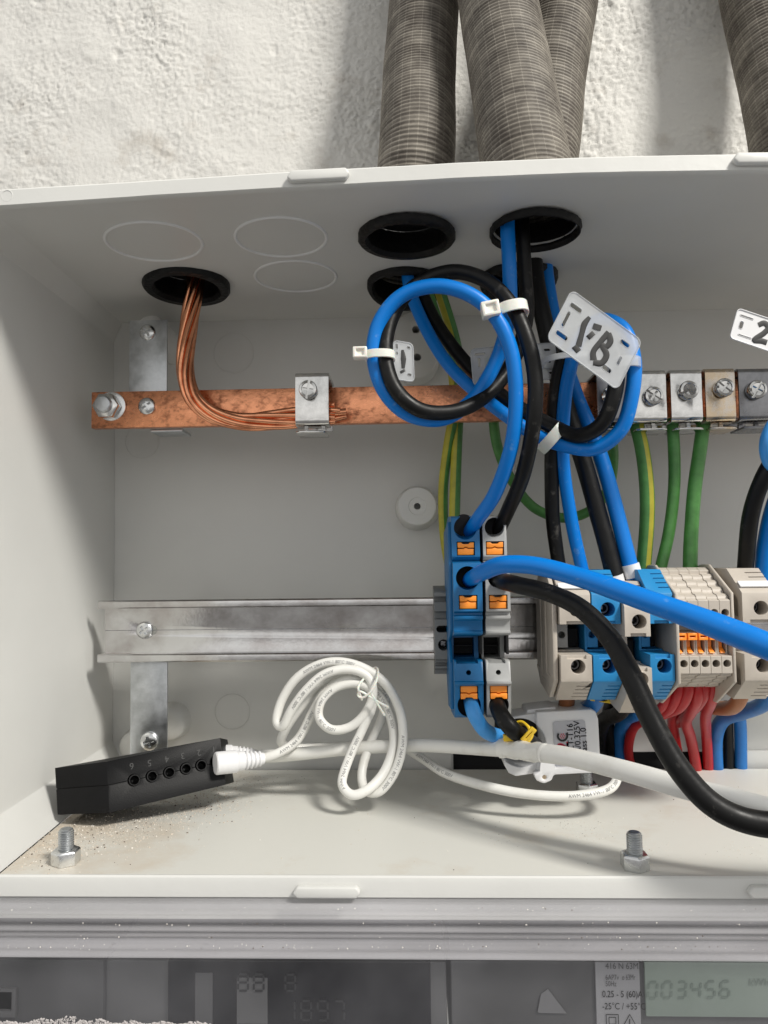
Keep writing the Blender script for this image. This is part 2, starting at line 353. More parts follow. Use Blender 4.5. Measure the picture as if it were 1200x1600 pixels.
def text_on_path(bm, s, size, path, s0, flip=False, lift=.00012):
    """lettering printed along a cable"""
    L = [0]
    for a, b in zip(path, path[1:]): L.append(L[-1] + (b[0] - a[0]).length)
    vs, fs = text_verts(s, size); nv = []
    for v in vs:
        sx = s0 + (-v.x if flip else v.x); sx = min(max(sx, 0), L[-1] - 1e-6)
        lo_, hi_ = 0, len(L) - 1
        while hi_ - lo_ > 1:
            mdl = (lo_ + hi_) // 2
            if L[mdl] <= sx: lo_ = mdl
            else: hi_ = mdl
        f = (sx - L[lo_]) / max(L[lo_ + 1] - L[lo_], 1e-9); p = path[lo_][0].lerp(path[lo_ + 1][0], f); r = path[lo_][1]
        T = (path[min(lo_ + 3, len(path) - 1)][0] - path[max(0, lo_ - 2)][0]).normalized()
        wv = CAM - p; wv = (wv - T * wv.dot(T)).normalized(); uu = T.cross(wv) * (1 if flip else -1)
        a = (v.y - size * .33) / r
        nv.append(bm.verts.new(p + (wv * math.cos(a) + uu * math.sin(a)) * (r + lift)))
    for f in fs:
        try: bm.faces.new([nv[i] for i in f])
        except ValueError: pass
SEG = {'0': 'abcdef', '1': 'bc', '2': 'abged', '3': 'abgcd', '4': 'fgbc', '5': 'afgcd', '6': 'afgedc', '7': 'abc', '8': 'abcdefg', '9': 'abcdfg', ' ': ''}
def seven(bm, s, o, ex, ez, w_, h, t, gap):
    seg = {'a': ((.5, 1), 0), 'g': ((.5, .5), 0), 'd': ((.5, 0), 0), 'f': ((0, .75), 1), 'b': ((1, .75), 1), 'e': ((0, .25), 1), 'c': ((1, .25), 1)}
    n = ex.cross(ez)
    for i, ch in enumerate(s):
        for q in SEG[ch]:
            (cx, cz), vert = seg[q]; c = o + ex * (i * (w_ + gap) + cx * w_) + ez * (cz * h)
            if vert: obox(bm, c, ex, n, ez, t / 2, 2e-5, h * .25 - t * .6)
            else: obox(bm, c, ex, n, ez, w_ / 2 - t * .6, 2e-5, t / 2)

# ------------------------------------------------------------------ setting: rough plaster wall
WX0, WX1, WZ0, WZ1 = -.34, .34, .13, .40
def wall_build():
    bm = NB(); dx = .0011; nx = int((WX1 - WX0) / dx); nz = int((WZ1 - WZ0) / dx); Y0 = .010; rows = []
    for j in range(nz + 1):
        z = WZ0 + j * dx; row = []
        for i in range(nx + 1):
            x = WX0 + i * dx; p = V((x, 0, z))
            pw = p + V((noise.noise(p * 60), 0, noise.noise(p * 60 + V((7, 3, 1))))) * .004
            amp = .35 + .85 * max(0, min(1, .5 + 1.9 * noise.noise(p * 13 + V((3, 9, 2)))))
            h = noise.noise(pw * 40) * .0012
            a = noise.noise(pw * 210); b = noise.noise(V((pw.x, 0, pw.z * 1.35)) * 420); c = noise.noise(pw * 760)
            h += amp * (max(-.2, a) * .0008 + max(-.12, .28 - abs(b)) * .0026 + c * .0010)
            q = noise.noise(p * 75 + V((5, 5, 5)))
            if q > .45: h += (q - .45) * .005 * amp
            if q < -.62: h -= (-.62 - q) * .006
            row.append(bm.verts.new((x, Y0 - h, z)))
        rows.append(row)
    for j in range(nz):
        for i in range(nx): bm.faces.new((rows[j][i], rows[j][i + 1], rows[j + 1][i + 1], rows[j + 1][i]))
    for x0, x1, z0, z1 in ((-1.2, WX0, -.9, 1.2), (WX1, 1.2, -.9, 1.2), (WX0, WX1, WZ1, 1.2), (WX0, WX1, -.9, WZ0)):
        vs = [bm.verts.new(p) for p in ((x0, Y0, z0), (x1, Y0, z0), (x1, Y0, z1), (x0, Y0, z1))]; bm.faces.new(vs)
    o = obj('wall', bm, M['plaster'], smooth=None)
    o.data.polygons.foreach_set('use_smooth', [True] * len(o.data.polygons))
    tag(o, 'rough white plaster wall behind the enclosure', None, None, 'structure')
wall_build()

# ------------------------------------------------------------------ the enclosure
XR = .42
enc = thing('electrical_enclosure', V((0, 0, -.134)), 'open light grey plastic electrical enclosure fixed to the rough plaster wall', 'electrical enclosure')
ZT_B = P(400, 500, 0).z; ZF = P(600, 1370, -165).z
FL = [(-70, 325), (0, 321), (120, 313), (250, 304), (420, 294), (600, 284), (750, 276), (900, 270), (1050, 267), (1200, 265), (1500, 264), (1900, 268)]
FU = [(-70, 299), (0, 295), (120, 288), (250, 280), (420, 269), (600, 259), (750, 251), (900, 245), (1050, 241), (1200, 239), (1500, 238), (1900, 242)]
def lerp_tab(tab, x):
    for (a, b), (c, d) in zip(tab, tab[1:]):
        if x <= c: return b + (d - b) * (x - a) / (c - a)
    return tab[-1][1]
LOW = [P(a, b + 1.5, -168) for a, b in FL]; UPP = [P(a, b, -168) for a, b in FU]
def zfront(x): return lerp_tab([(p.x, p.z) for p in LOW], x)
def zup(x): return lerp_tab([(p.x, p.z) for p in UPP], x)
def zceil(x, Y):
    """height of the inner face of the top panel"""
    t = -Y / 1000 / .165
    return ZT_B * (1 - t) + zfront(x) * t
def PC(px, py):
    """point of the sloping top panel at a pixel"""
    Y = -80.
    for _ in range(30):
        d = MROT @ V(((px - 600) / 1200, (800 - py) / 1200, -1)); z = zceil(P(px, py, Y).x, Y)
        t = z / d.z; Y = .5 * Y + .5 * (d.y * t - .48) * 1000
    return P(px, py, Y)
XL = P(180, 800, 0).x
# top panel, holes cut
xs = [-.187 + (XR + .187) * i / 24 for i in range(25)]
bm = NB(); g = []
for z_off in (0, .003):
    g.append([[bm.verts.new((x, Y / 1000, zceil(x, Y) + z_off)) for x in xs] for Y in (6, -40, -80, -120, -164.5)])
for k in (0, 1):
    for j in range(4):
        for i in range(24):
            q = (g[k][j][i], g[k][j][i + 1], g[k][j + 1][i + 1], g[k][j + 1][i]); bm.faces.new(q if k else tuple(reversed(q)))
for i in range(24):
    bm.faces.new((g[0][0][i], g[0][0][i + 1], g[1][0][i + 1], g[1][0][i])); bm.faces.new((g[0][4][i + 1], g[0][4][i], g[1][4][i], g[1][4][i + 1]))
for j in range(4):
    bm.faces.new((g[0][j + 1][0], g[0][j][0], g[1][j][0], g[1][j + 1][0])); bm.faces.new((g[0][j][24], g[0][j + 1][24], g[1][j + 1][24], g[1][j][24]))
UPV = V((0, 0, 1))
HOLES = [((292, 443), 24.0, 17.5), ((636, 366), 23.5, 18.5), ((634, 440), 21.5, 17.5), ((836, 355), 21.5, 19.8), ((810, 432), 21.3, 18.0)]
ct = NB()
for (a, b), ro, ri in HOLES:
    p = PC(a, b); cyl(ct, p - UPV * .01, p + UPV * .02, (ro - 2.2) / 1000, 40)
obj('top_panel', bm, M['grey'], enc, cuts=ct)
# grommets
for k, ((a, b), ro, ri) in enumerate(HOLES):
    p = PC(a, b) + UPV * -.0002; bm = NB(); ro /= 1000; ri /= 1000
    lathe(bm, [(ri, -.0015), (ri + .0012, -.0038), (ro - .001, -.0036), (ro, -.0022), (ro, 0), (ro - .0028, .0006), (ro - .0028, .010), (ri, .010), (ri, -.0015)], p, UPV, 72, cap=False)
    if k in (0, 1): lathe(bm, [(ri * .99, .0095), (ri * .5, .0092), (1e-5, .0090)], p, UPV, 44, cap=False)
    for v in bm.verts:
        q = noise.noise(v.co * 50) * .0007 + noise.noise(v.co * 320) * .0004
        d = (v.co - p); d.z = 0
        if d.length > ri * .95: v.co += d.normalized() * q + UPV * q * .5
        if k in (2, 4): v.co.z -= max(-.3, d.y / ro) * (.0055 if k == 2 else .004) + .001
        if k == 0: v.co.z -= (d.y / ro) * .0015
    obj('rubber_grommet', bm, M['black_rubber'], enc, smooth=50)
# knock-outs: shallow moulded rings, coloured pale to paint their edge highlights
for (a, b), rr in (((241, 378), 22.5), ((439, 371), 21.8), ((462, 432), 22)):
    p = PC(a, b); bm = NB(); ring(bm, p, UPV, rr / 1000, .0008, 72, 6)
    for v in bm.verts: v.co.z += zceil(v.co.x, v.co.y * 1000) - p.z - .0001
    obj('knockout_ring', bm, M['marker_and_ring_highlight'], enc, smooth=80)
# top flange
bm = NB(); NS = 60; cols = []
for i in range(NS + 1):
    x = -.212 + (XR + .212) * i / NS; zl = zfront(x); zu = zup(x)
    cols.append([bm.verts.new(p) for p in ((x, -.1645, zl - .0002), (x, -.1674, zl - .0001), (x, -.1682, zl + .0004), (x, -.1680, zu - .0008), (x, -.1672, zu), (x, -.150, zu + .0012), (x, -.150, zl + .0035), (x, -.1645, zl + .0035))])
for a, b in zip(cols, cols[1:]):
    for j in range(8): bm.faces.new((a[j], b[j], b[(j + 1) % 8], a[(j + 1) % 8]))
bm.faces.new(cols[0]); bm.faces.new(list(reversed(cols[-1])))
for v in bm.verts:
    if v.co.y < -.16: v.co.z += noise.noise(V((v.co.x * 90, 0, v.co.y * 40))) * .00012
obj('front_flange', bm, M['grey'], enc, smooth=40)
def clip(px, py, hw, hh, name='flange_clip', Y=-168, parent=None):
    c = P(px, py, Y); a, h = W(hw, Y), W(hh, Y); bm = NB()
    pts = [(-a, -h * .2), (-a * .86, -h), (a * .88, -h), (a, 0), (a * .88, h), (-a * .86, h)]
    prism(bm, [V((c.x + q, c.y + .0005, c.z + r)) for q, r in pts], V((0, -.0034, 0)))
    for v in bm.verts:
        if parent is None and name == 'flange_clip' and py < 500: v.co.z += (zfront(v.co.x) - zfront(c.x))
    obj(name, bm, M['grey'], enc, bevel=.0008, segs=3)
clip(498, 277, 51, 9); clip(1192, 251, 50, 9); clip(511, 1391, 52, 8.5, Y=-167); clip(1218, 1391, 50, 8.5, Y=-167)
bm = NB(); c = P(11, 306, -168); ring(bm, c, V((0, 1, 0)), .0024, .00022, 32, 6); obj('screw_plug_ring', bm, M['grey'], enc)
# left side with its chamfered corners
back = [P(193, 502, 0), P(190, 505, 0), P(180, 530, 0), P(178, 536, 0), P(179, 800, 0), P(176, 1150, 0), P(176, 1158, -1), P(193, 1194, -7), P(196, 1200, -9)]
frnt = [P(-2, 324, -164.6), P(-5, 326, -164.6), P(-58, 350, -164.6), P(-60, 356, -164.6), P(-62, 800, -164.6), P(-62, 1306, -164.6), P(-60, 1312, -164.6), P(-14, 1364, -164.6), P(-8, 1369.5, -164.6)]
back[0].z = zceil(back[0].x, 0) + .0008; frnt[0].z = zfront(frnt[0].x) + .0008
bm = NB(); gr = []
for t in [i / 12 for i in range(13)]:
    gr.append([bm.verts.new(a.lerp(b, t)) for a, b in zip(back, frnt)])
out = []
for row in gr:
    orow = []
    for i, v in enumerate(row):
        a = row[max(0, i - 1)].co; b = row[min(len(row) - 1, i + 1)].co; d = (b - a).normalized(); nn = d.cross(V((0, 1, 0))); nn = nn if nn.x < 0 else -nn
        orow.append(bm.verts.new(v.co + nn * .003))
    out.append(orow)
for A, s in ((gr, 0), (out, 1)):
    for r0, r1 in zip(A, A[1:]):
        for i in range(len(back) - 1): bm.faces.new((r0[i], r0[i + 1], r1[i + 1], r1[i]))
for k in (0, -1):
    for i in range(len(back) - 1): bm.faces.new((gr[k][i], gr[k][i + 1], out[k][i + 1], out[k][i]))
for i in (0, -1):
    for j in range(12): bm.faces.new((gr[j][i], gr[j + 1][i], out[j + 1][i], out[j][i]))
obj('side_panel', bm, M['grey'], enc, smooth=19)
# back panel with the cable opening at its foot
bm = NB(); box(bm, (-.190, .0004, -.34), (XR, .005, ZT_B + .003)); ct = NB()
a = P(708, 1176, 0); b = P(1112, 1212, 0); box(ct, (a.x, -.01, b.z), (b.x, .02, a.z)); obj('back_panel', bm, M['grey'], enc, cuts=ct, smooth=None)
bm = NB(); box(bm, (a.x - .002, .0055, b.z - .002), (b.x + .002, .0085, a.z + .002)); obj('slot_shade_sheet', bm, M['dark'], enc)  # dark sheet added behind the opening to paint its unlit inside
# skirting step along the foot of the back panel, right side
bm = NB(); a = P(1112, 1173, -3); box(bm, (a.x + .002, -.0035, ZF - .002), (XR, .0004, a.z)); obj('skirting_step', bm, M['grey'], enc, bevel=.0006)
bm = NB(); a = P(330, 1176, -3); b = P(706, 1176, -3); box(bm, (a.x, -.002, ZF - .002), (b.x, .0004, a.z)); obj('skirting_step', bm, M['grey'], enc, bevel=.0006)
# moulded circles and bosses on the back panel
for px, py, rr in ((365, 552, 32), (222, 690, 27), (363, 1112, 27)):
    bm = NB(); ring(bm, P(px, py, -.2), V((0, 1, 0)), W(rr, 0), .00015, 56, 6); obj('moulded_ring', bm, M['grey'], enc)
def boss(px, py, rpx, Yf, hole=True, base=1.06):
    c = P(px, py, Yf); r = W(rpx, Yf); d = -Yf / 1000; bm = NB()
    lathe(bm, [(r * base * 1.03, .0004), (r * base, -.002), (r * 1.0, -d + .004), (r * .97, -d + .0015), (r * .88, -d)] + ([(r * .42, -d), (r * .40, -d + .0004), (r * .2, -d + .0004), (1e-5, -d + .0004)] if hole else [(r * .5, -d - .001), (1e-5, -d - .0012)]), V((c.x, 0, c.z)), V((0, 1, 0)), 48)
    ct = NB(); cyl(ct, V((c.x, -d - .01, c.z)), V((c.x, -d + .012, c.z)), r * .16, 20)
    return obj('mounting_boss', bm, M['grey'], enc, cuts=ct if hole else None, smooth=50)
boss(652, 791, 33, -22)
boss(234, 513, 23, -49, hole=False); boss(262, 1131, 27, -10, hole=False); boss(210, 1168, 26, -12, hole=False)
# oblong boss with two holes behind the cable coil
bm = NB(); a, b = P(650, 518, -16), P(652, 557, -16); r = W(35, -16); rows = []
for rr, y in ((r * 1.05, 0), (r * 1.02, -.003), (r, -.013), (r * .96, -.0152), (r * .90, -.016)):
    row = []
    for i in range(48):
        an = 2 * math.pi * i / 48; cz = a.z if math.sin(an) > 0 else b.z
        row.append(bm.verts.new((a.x + rr * math.cos(an), y, cz + rr * math.sin(an))))
    rows.append(row)
for u_, v_ in zip(rows, rows[1:]):
    for i in range(48): bm.faces.new((u_[i], u_[(i + 1) % 48], v_[(i + 1) % 48], v_[i]))
bm.faces.new(rows[0]); bm.faces.new(list(reversed(rows[-1])))
ct = NB()
for q in ((650, 515), (652, 558)):
    c = P(*q, -16); cyl(ct, V((c.x, -.03, c.z)), V((c.x, -.003, c.z)), W(6.2, -16), 20)
obj('mounting_boss', bm, M['grey'], enc, cuts=ct, smooth=50)
# bottom panel (dusty) + its front flange
FLOORX = 0.0
M['floor'] = floor_material()
XFL = P(-8, 1369, -165).x
bm = NB(); v = [bm.verts.new(p) for p in ((XFL + .001, -.1650, ZF), (XR, -.1650, ZF), (XR, -.009, ZF), (P(196, 1200, -9).x, -.009, ZF))]
v2 = [bm.verts.new(q.co - UPV * .003) for q in v]; bm.faces.new(v); bm.faces.new(list(reversed(v2)))
for i in range(4): bm.faces.new((v[i], v[(i + 1) % 4], v2[(i + 1) % 4], v2[i]))
obj('bottom_panel', bm, M['floor'], enc, smooth=None)
bm = NB(); zb = P(600, 1402.5, -166).z; zb2 = P(600, 1436, -161).z
prism(bm, [V((-.212, y, z)) for y, z in ((-.1640, ZF - .0005), (-.1643, ZF + .0005), (-.1655, ZF + .0007), (-.1664, ZF + .0001), (-.1668, ZF - .0016), (-.1668, zb + .0004), (-.1660, zb), (-.1620, zb), (-.1615, zb2), (-.158, zb2), (-.158, ZF - .0032))], V((XR + .212, 0, 0)))
obj('lower_flange', bm, M['grey'], enc, smooth=40)

# ------------------------------------------------------------------ clear cover over the meter compartment
cov = thing('clear_meter_cover', V((.1, -.19, -.30)), 'hazy clear plastic cover with ribbed top edge over the meters below', 'cover')
rid = [(1404.5, -166.3), (1411, -167.5), (1413, -170), (1422, -171), (1424, -172.5), (1431, -173), (1433, -175.5), (1442, -176), (1445, -174), (1447, -173), (1450, -176), (1457, -178), (1459, -176.5), (1462, -179), (1466, -181), (1468, -179), (1484, -181.5), (1487, -186), (1493, -189), (1499, -189.5)]
pts = []
for py, Y in rid:
    p = P(600, py, Y); pts.append((Y / 1000, p.z))
bk = [(y + .0022, z - .0006) for y, z in reversed(pts)]
bm = NB(); N2 = 40; cols = []
for i in range(N2 + 1):
    x = -.24 + (.30 + .24) * i / N2
    cols.append([bm.verts.new((x, y, z + .0011 * ((x - .02) / .2) ** 2 * 0)) for y, z in pts + bk])
nn = len(pts) * 2
for a, b in zip(cols, cols[1:]):
    for j in range(nn): bm.faces.new((a[j], b[j], b[(j + 1) % nn], a[(j + 1) % nn]))
obj('ribbed_edge', bm, M['frost'], cov, smooth=70)
zp = pts[-1][1]
bm = NB(); box(bm, (-.24, -.1915, -.33), (.30, -.1893, zp - .0002)); obj('pane', bm, M['pane'], cov)
# ragged dusty crust along the window edge
bm = NB()
for k in range(800):
    px = random.uniform(-10, 330) if k < 950 else random.uniform(420, 640); h = (3 + 8 * math.exp(-((px - 105) / 55) ** 2) + 2.5 * math.sin(px * .13)) if px < 360 else 3
    c = P(px, 1602 - random.random() ** 1.3 * h, -192.5); s = random.uniform(.00018, .0005)
    bmesh.ops.create_icosphere(bm, subdivisions=1, radius=s, matrix=Matrix.Translation(c) @ Matrix.Rotation(random.random() * 3, 4, 'Y') @ Matrix.Diagonal((random.uniform(1, 2.6), .6, random.uniform(.5, 1), 1)))
tag(obj('dust_crust', bm, mat('grey_dust_crust', (.50, .47, .46), .95, var=.15, vscale=300), smooth=80), 'ragged grey dust crust along the bottom of the clear cover', 'dust', None, 'stuff')

# ------------------------------------------------------------------ meters behind the cover
def rect(bm, px0, py0, px1, py1, Y, d, r=0):
    a = P(px0, py0, Y); b = P(px1, py1, Y)
    box(bm, (a.x, Y / 1000, b.z), (b.x, Y / 1000 + d, a.z))
zbm = 1680
t = thing('electricity_meter', P(80, zbm, -120), 'dark grey electricity meter at the far left behind the clear cover', 'electricity meter', 'electricity meters behind the clear cover')
bm = NB(); rect(bm, -140, 1497, 162, zbm, -140, .10); obj('case', bm, M['meter_dark'], t, bevel=.003)
bm = NB(); rect(bm, -30, 1545, 24, 1590, -141.5, .003); ct = NB(); rect(ct, -30, 1553, 15, 1583, -143, .003); obj('button_frame', bm, M['meter_mid'], t, cuts=ct)
t = thing('electricity_meter', P(420, zbm, -120), 'grey electricity meter with a wide black display behind the cover', 'electricity meter', 'electricity meters behind the clear cover')
bm = NB(); rect(bm, 165, 1500, 700, zbm, -138, .10); obj('case', bm, M['meter_mid'], t, bevel=.001)
bm = NB(); rect(bm, 262, 1500, 675, zbm - 4, -140, .004); obj('display_window', bm, M['meter_black'], t, bevel=.0006)
bm = NB(); rect(bm, 370, 1528, 418, 1600, -140.6, .0004); obj('painted_reflection', bm, M['meter_mid'], t)  # pale panel painted as a reflection in the display window
bm = NB(); rect(bm, 305, 1520, 332, 1600, -140.4, .0003); obj('painted_reflection', bm, M['meter_dark'], t)  # second, dimmer painted reflection
bm = NB(); X1 = V((1, 0, 0)); seven(bm, '88 8', P(372, 1548, -141.2), X1, UPV, W(15, -140), W(24, -140), W(3, -140), W(9, -140)); seven(bm, '1897', P(445, 1594, -141.2), X1, UPV, W(15, -140), W(28, -140), W(3, -140), W(10, -140)); obj('display_digits', bm, M['dim_seg'], t)
t = thing('electricity_meter', P(950, zbm, -120), 'grey electricity meter with green display and pale rating label at right', 'electricity meter', 'electricity meters behind the clear cover')
bm = NB(); rect(bm, 704, 1500, 1420, zbm, -138, .10); obj('case', bm, M['meter_mid'], t, bevel=.001)
bm = NB(); rect(bm, 930, 1503, 1004, zbm - 5, -139.4, .002); lab = obj('rating_label', bm, M['meter_label'], t)
bm = NB(); rect(bm, 1007, 1503, 1400, 1592, -139.6, .002); lcd = obj('display', bm, M['lcd'], t, bevel=.0004)
bm = NB(); p = P(840, 1570, -139); prism(bm, [P(840, 1580, -138.6), P(845, 1553, -138.6), P(856, 1545, -138.6), P(885, 1583, -138.6), P(842, 1582, -138.6)], V((0, -.0003, 0))); obj('pale_patch', bm, mat('dull_grey_patch', (.19, .19, .20), .5), t)  # flat dull grey patch on the case
bm = NB(); YL = -139.8
text_flat(bm, '0.25 - 5 (60)A', W(13.5, YL), P(941, 1558, YL), V((.78, 0, 0)), UPV)
text_flat(bm, '-25°C / +55°C', W(13.5, YL), P(941, 1577, YL), V((.80, 0, 0)), UPV)
for q, r_ in ((9, 1), (5, 1)):
    c = P(957, 1595, YL)
    for s_ in ((-1, 0), (1, 0), (0, -1), (0, 1)):
        w_ = W(q, YL); obox(bm, c + V((s_[0] * w_, 0, s_[1] * w_)), X1, V((0, 1, 0)), UPV, .00015 if s_[0] else w_, 2e-5, .00015 if s_[1] else w_)
tri = [P(974, 1603, YL), P(994, 1603, YL), P(984, 1585, YL)]
for a, b in zip(tri, tri[1:] + tri[:1]): obox(bm, (a + b) / 2, (b - a).normalized(), V((0, 1, 0)), (b - a).normalized().cross(V((0, 1, 0))), (b - a).length / 2, 2e-5, .00014)
obox(bm, P(984, 1597, YL), X1, V((0, 1, 0)), UPV, .0002, 2e-5, .0012)
o = obj('rating_text', bm, M['ink'], lab)
bm = NB()
text_flat(bm, '416 N 63MX', W(13, YL), P(946, 1514, YL), V((.82, 0, 0)), UPV)
text_flat(bm, '6AP7v', W(11, YL), P(946, 1531, YL), V((.7, 0, 0)), UPV); text_flat(bm, 'ø 63Mr', W(11, YL), P(972, 1531, YL), V((.6, 0, 0)), UPV); text_flat(bm, '50Hz', W(11, YL), P(946, 1541, YL), V((.7, 0, 0)), UPV)
obj('faded_text', bm, M['meter_mid'], lab)
bm = NB(); YD = -140; seven(bm, '003456', P(1012, 1560, YD), V((1, 0, .02)), V((.10, 0, 1)), W(13, YD), W(23, YD), W(3.2, YD), W(8.3, YD)); text_flat(bm, 'kWh', W(15, YD), P(1170, 1540, YD), V((1, 0, 0)), UPV)
obj('display_digits', bm, M['lcd_seg'], lcd)
# ------------------------------------------------------------------ conduits above the box
def conduit(pts, r, label):
    bm = NB(); path = spline([(p, r) for p in pts], .0003)
    path = path[::1]
    tube(bm, path, 52, cap0=False, prof=lambda s: .00034 * math.sin(2 * math.pi * s / .0024) + .00025 * noise.noise(V((s * 40, r * 900, 0))))
    tag(obj('corrugated_conduit', bm, M['conduit'], smooth=80), label, 'conduit', 'corrugated conduits entering the top of the enclosure')
def cpt(px, py, Y): return P(px, py, Y)
h2 = PC(634, 440); h3 = PC(836, 355); h4 = PC(812, 432)
conduit([V((h2.x, h2.y, h2.z + .0035)), cpt(651, 245, -62), cpt(655, 120, -42), cpt(663, 0, -26), cpt(670, -120, -22), cpt(684, -700, -22)], .0212, 'dirty grey corrugated conduit leftmost of the group, standing left of the wide front one')
conduit([V((h3.x, h3.y, h3.z + .0035)), cpt(818, 240, -112), cpt(800, 130, -92), cpt(777, 0, -70), cpt(764, -100, -60), cpt(740, -700, -52)], .0212, 'dirty grey corrugated conduit nearest the viewer, leaning left over the others')
conduit([V((h4.x, h4.y, h4.z + .0035)), cpt(846, 245, -56), cpt(860, 120, -40), cpt(881, 0, -24), cpt(893, -110, -22), cpt(935, -700, -24)], .0205, 'dirty grey corrugated conduit half hidden behind the wide front one, leaning right')
conduit([PC(1262, 430) + UPV * .004, cpt(1238, 235, -56), cpt(1215, 120, -40), cpt(1186, 0, -26), cpt(1168, -110, -23), cpt(1110, -700, -24)], .0212, 'dark corrugated conduit cut by the right edge of the picture')

# ------------------------------------------------------------------ screws
def pan_head(c, rpx, Y, parent, m='bright', rot=20, name='screw', slot=False, h=.0022):
    r = W(rpx, Y); bm = NB(); ax = V((0, -1, 0)); c = V(c)
    lathe(bm, [(r, 0), (r, h * .35), (r * .93, h * .6), (r * .75, h * .85), (r * .45, h), (1e-5, h * 1.03)], c, ax, 36)
    ct = NB(); a = R(rot)
    for k in (0, 1):
        d = V((math.cos(a + k * math.pi / 2), 0, math.sin(a + k * math.pi / 2))); obox(ct, c + ax * (h * 1.0), d, V((0, 1, 0)), d.cross(V((0, 1, 0))), r * .58, h * .85, r * .15)
    return obj(name, bm, M[m], parent, cuts=ct, smooth=40)
def stud_nut(px, py, Y, label, hpx=53):
    """threaded stud standing on the floor with a hexagon nut"""
    base = P(px, py, Y); base.z = ZF
    t = thing('stud_and_nut', base, label, 'bolt', 'studs with hexagon nuts on the enclosure floor')
    rn = .0060; bm = NB(); hn = .0062
    n_ = 6; a0 = R(12)
    lathe(bm, [(rn * .97, 0), (rn, .0006), (rn, hn - .0008), (rn * .86, hn)], base, UPV, 6)
    ct = NB(); cyl(ct, base + UPV * (hn - .0008), base + UPV * .02, .0033, 24); obj('nut', bm, M['bright'], t, bevel=.0003, smooth=20)
    pr = [(.0024, 0)]; z = hn - .001
    while z < .0137: pr += [(.0028, z), (.0032, z + .0003), (.0032, z + .00045), (.0028, z + .0008)]; z += .00095
    pr += [(.0028, .0140), (.0022, .0145), (1e-5, .0145)]
    bm = NB(); lathe(bm, pr, base, UPV, 32, cap=False); obj('threaded_stud', bm, M['zinc'], t, smooth=25)
    bm = NB(); lathe(bm, [(.0001, .0001), (.0068, .0001), (.0068, .0007), (.0001, .0007)], base, UPV, 40)
stud_nut(103, 1335, -152, 'zinc stud and nut on the dusty floor in front of the black box')
stud_nut(992, 1341, -156, 'zinc stud and nut on the floor below the crossing black cable')
stud_nut(917, 1228, -57, 'zinc stud and nut under the white clip-on sensor')

# ------------------------------------------------------------------ copper busbar, its strap and screws
YB = -60
a = P(143, 611, YB); zt = P(400, 607.5, YB).z; zbo = P(400, 664.5, YB).z
bus = thing('copper_busbar', V((a.x, -.0575, zbo)), 'oxidised flat copper busbar running across the back of the enclosure', 'busbar')
bm = NB(); box(bm, (a.x, YB / 1000, zbo), (XR, -.0552, zt)); obj('bar', bm, M['copper'], bus, bevel=.0004)
def hexbolt(px, py, parent):
    c = P(px, py, YB); c.y = YB / 1000; ax = V((0, -1, 0))
    bm = NB(); lathe(bm, [(.0082, 0), (.0082, .0014), (.0045, .0015)], c + V((.001, 0, .0005)), ax, 40); obj('washer', bm, M['bright'], parent, bevel=.0003)
    bm = NB(); lathe(bm, [(.0066, .0015), (.0074, .0022), (.0074, .0072), (.0064, .0078)], c, ax, 6); obj('nut', bm, M['nickel'], parent, bevel=.0004)
    bm = NB(); lathe(bm, [(.0045, .006), (.0045, .0108), (.0040, .0114), (1e-5, .0115)], c, ax, 32); obj('bolt_end', bm, M['zinc'], parent, bevel=.0002)
hexbolt(172, 637, bus)
c = P(230, 635, YB); c.y = -.060; pan_head(c, 14, YB, bus, rot=35)
strap = thing('busbar_bracket', P(234, 668, -53), 'flat galvanised strap holding the left end of the copper busbar', 'bracket')
bm = NB(); a = P(205, 503, -52); b = P(263, 668, -52); box(bm, (a.x, -.0550, b.z), (b.x, -.0532, a.z)); obj('strap', bm, M['zinc'], strap, bevel=.0005)
bm = NB(); a = P(238, 668, -50); b = P(288, 676, -50); box(bm, (a.x, -.0535, b.z), (b.x, -.036, b.z + .0018)); obj('foot', bm, M['zinc'], strap, bevel=.0004)
c = P(231, 520, -55); c.y = -.0550; pan_head(c, 13, -55, strap, rot=30)

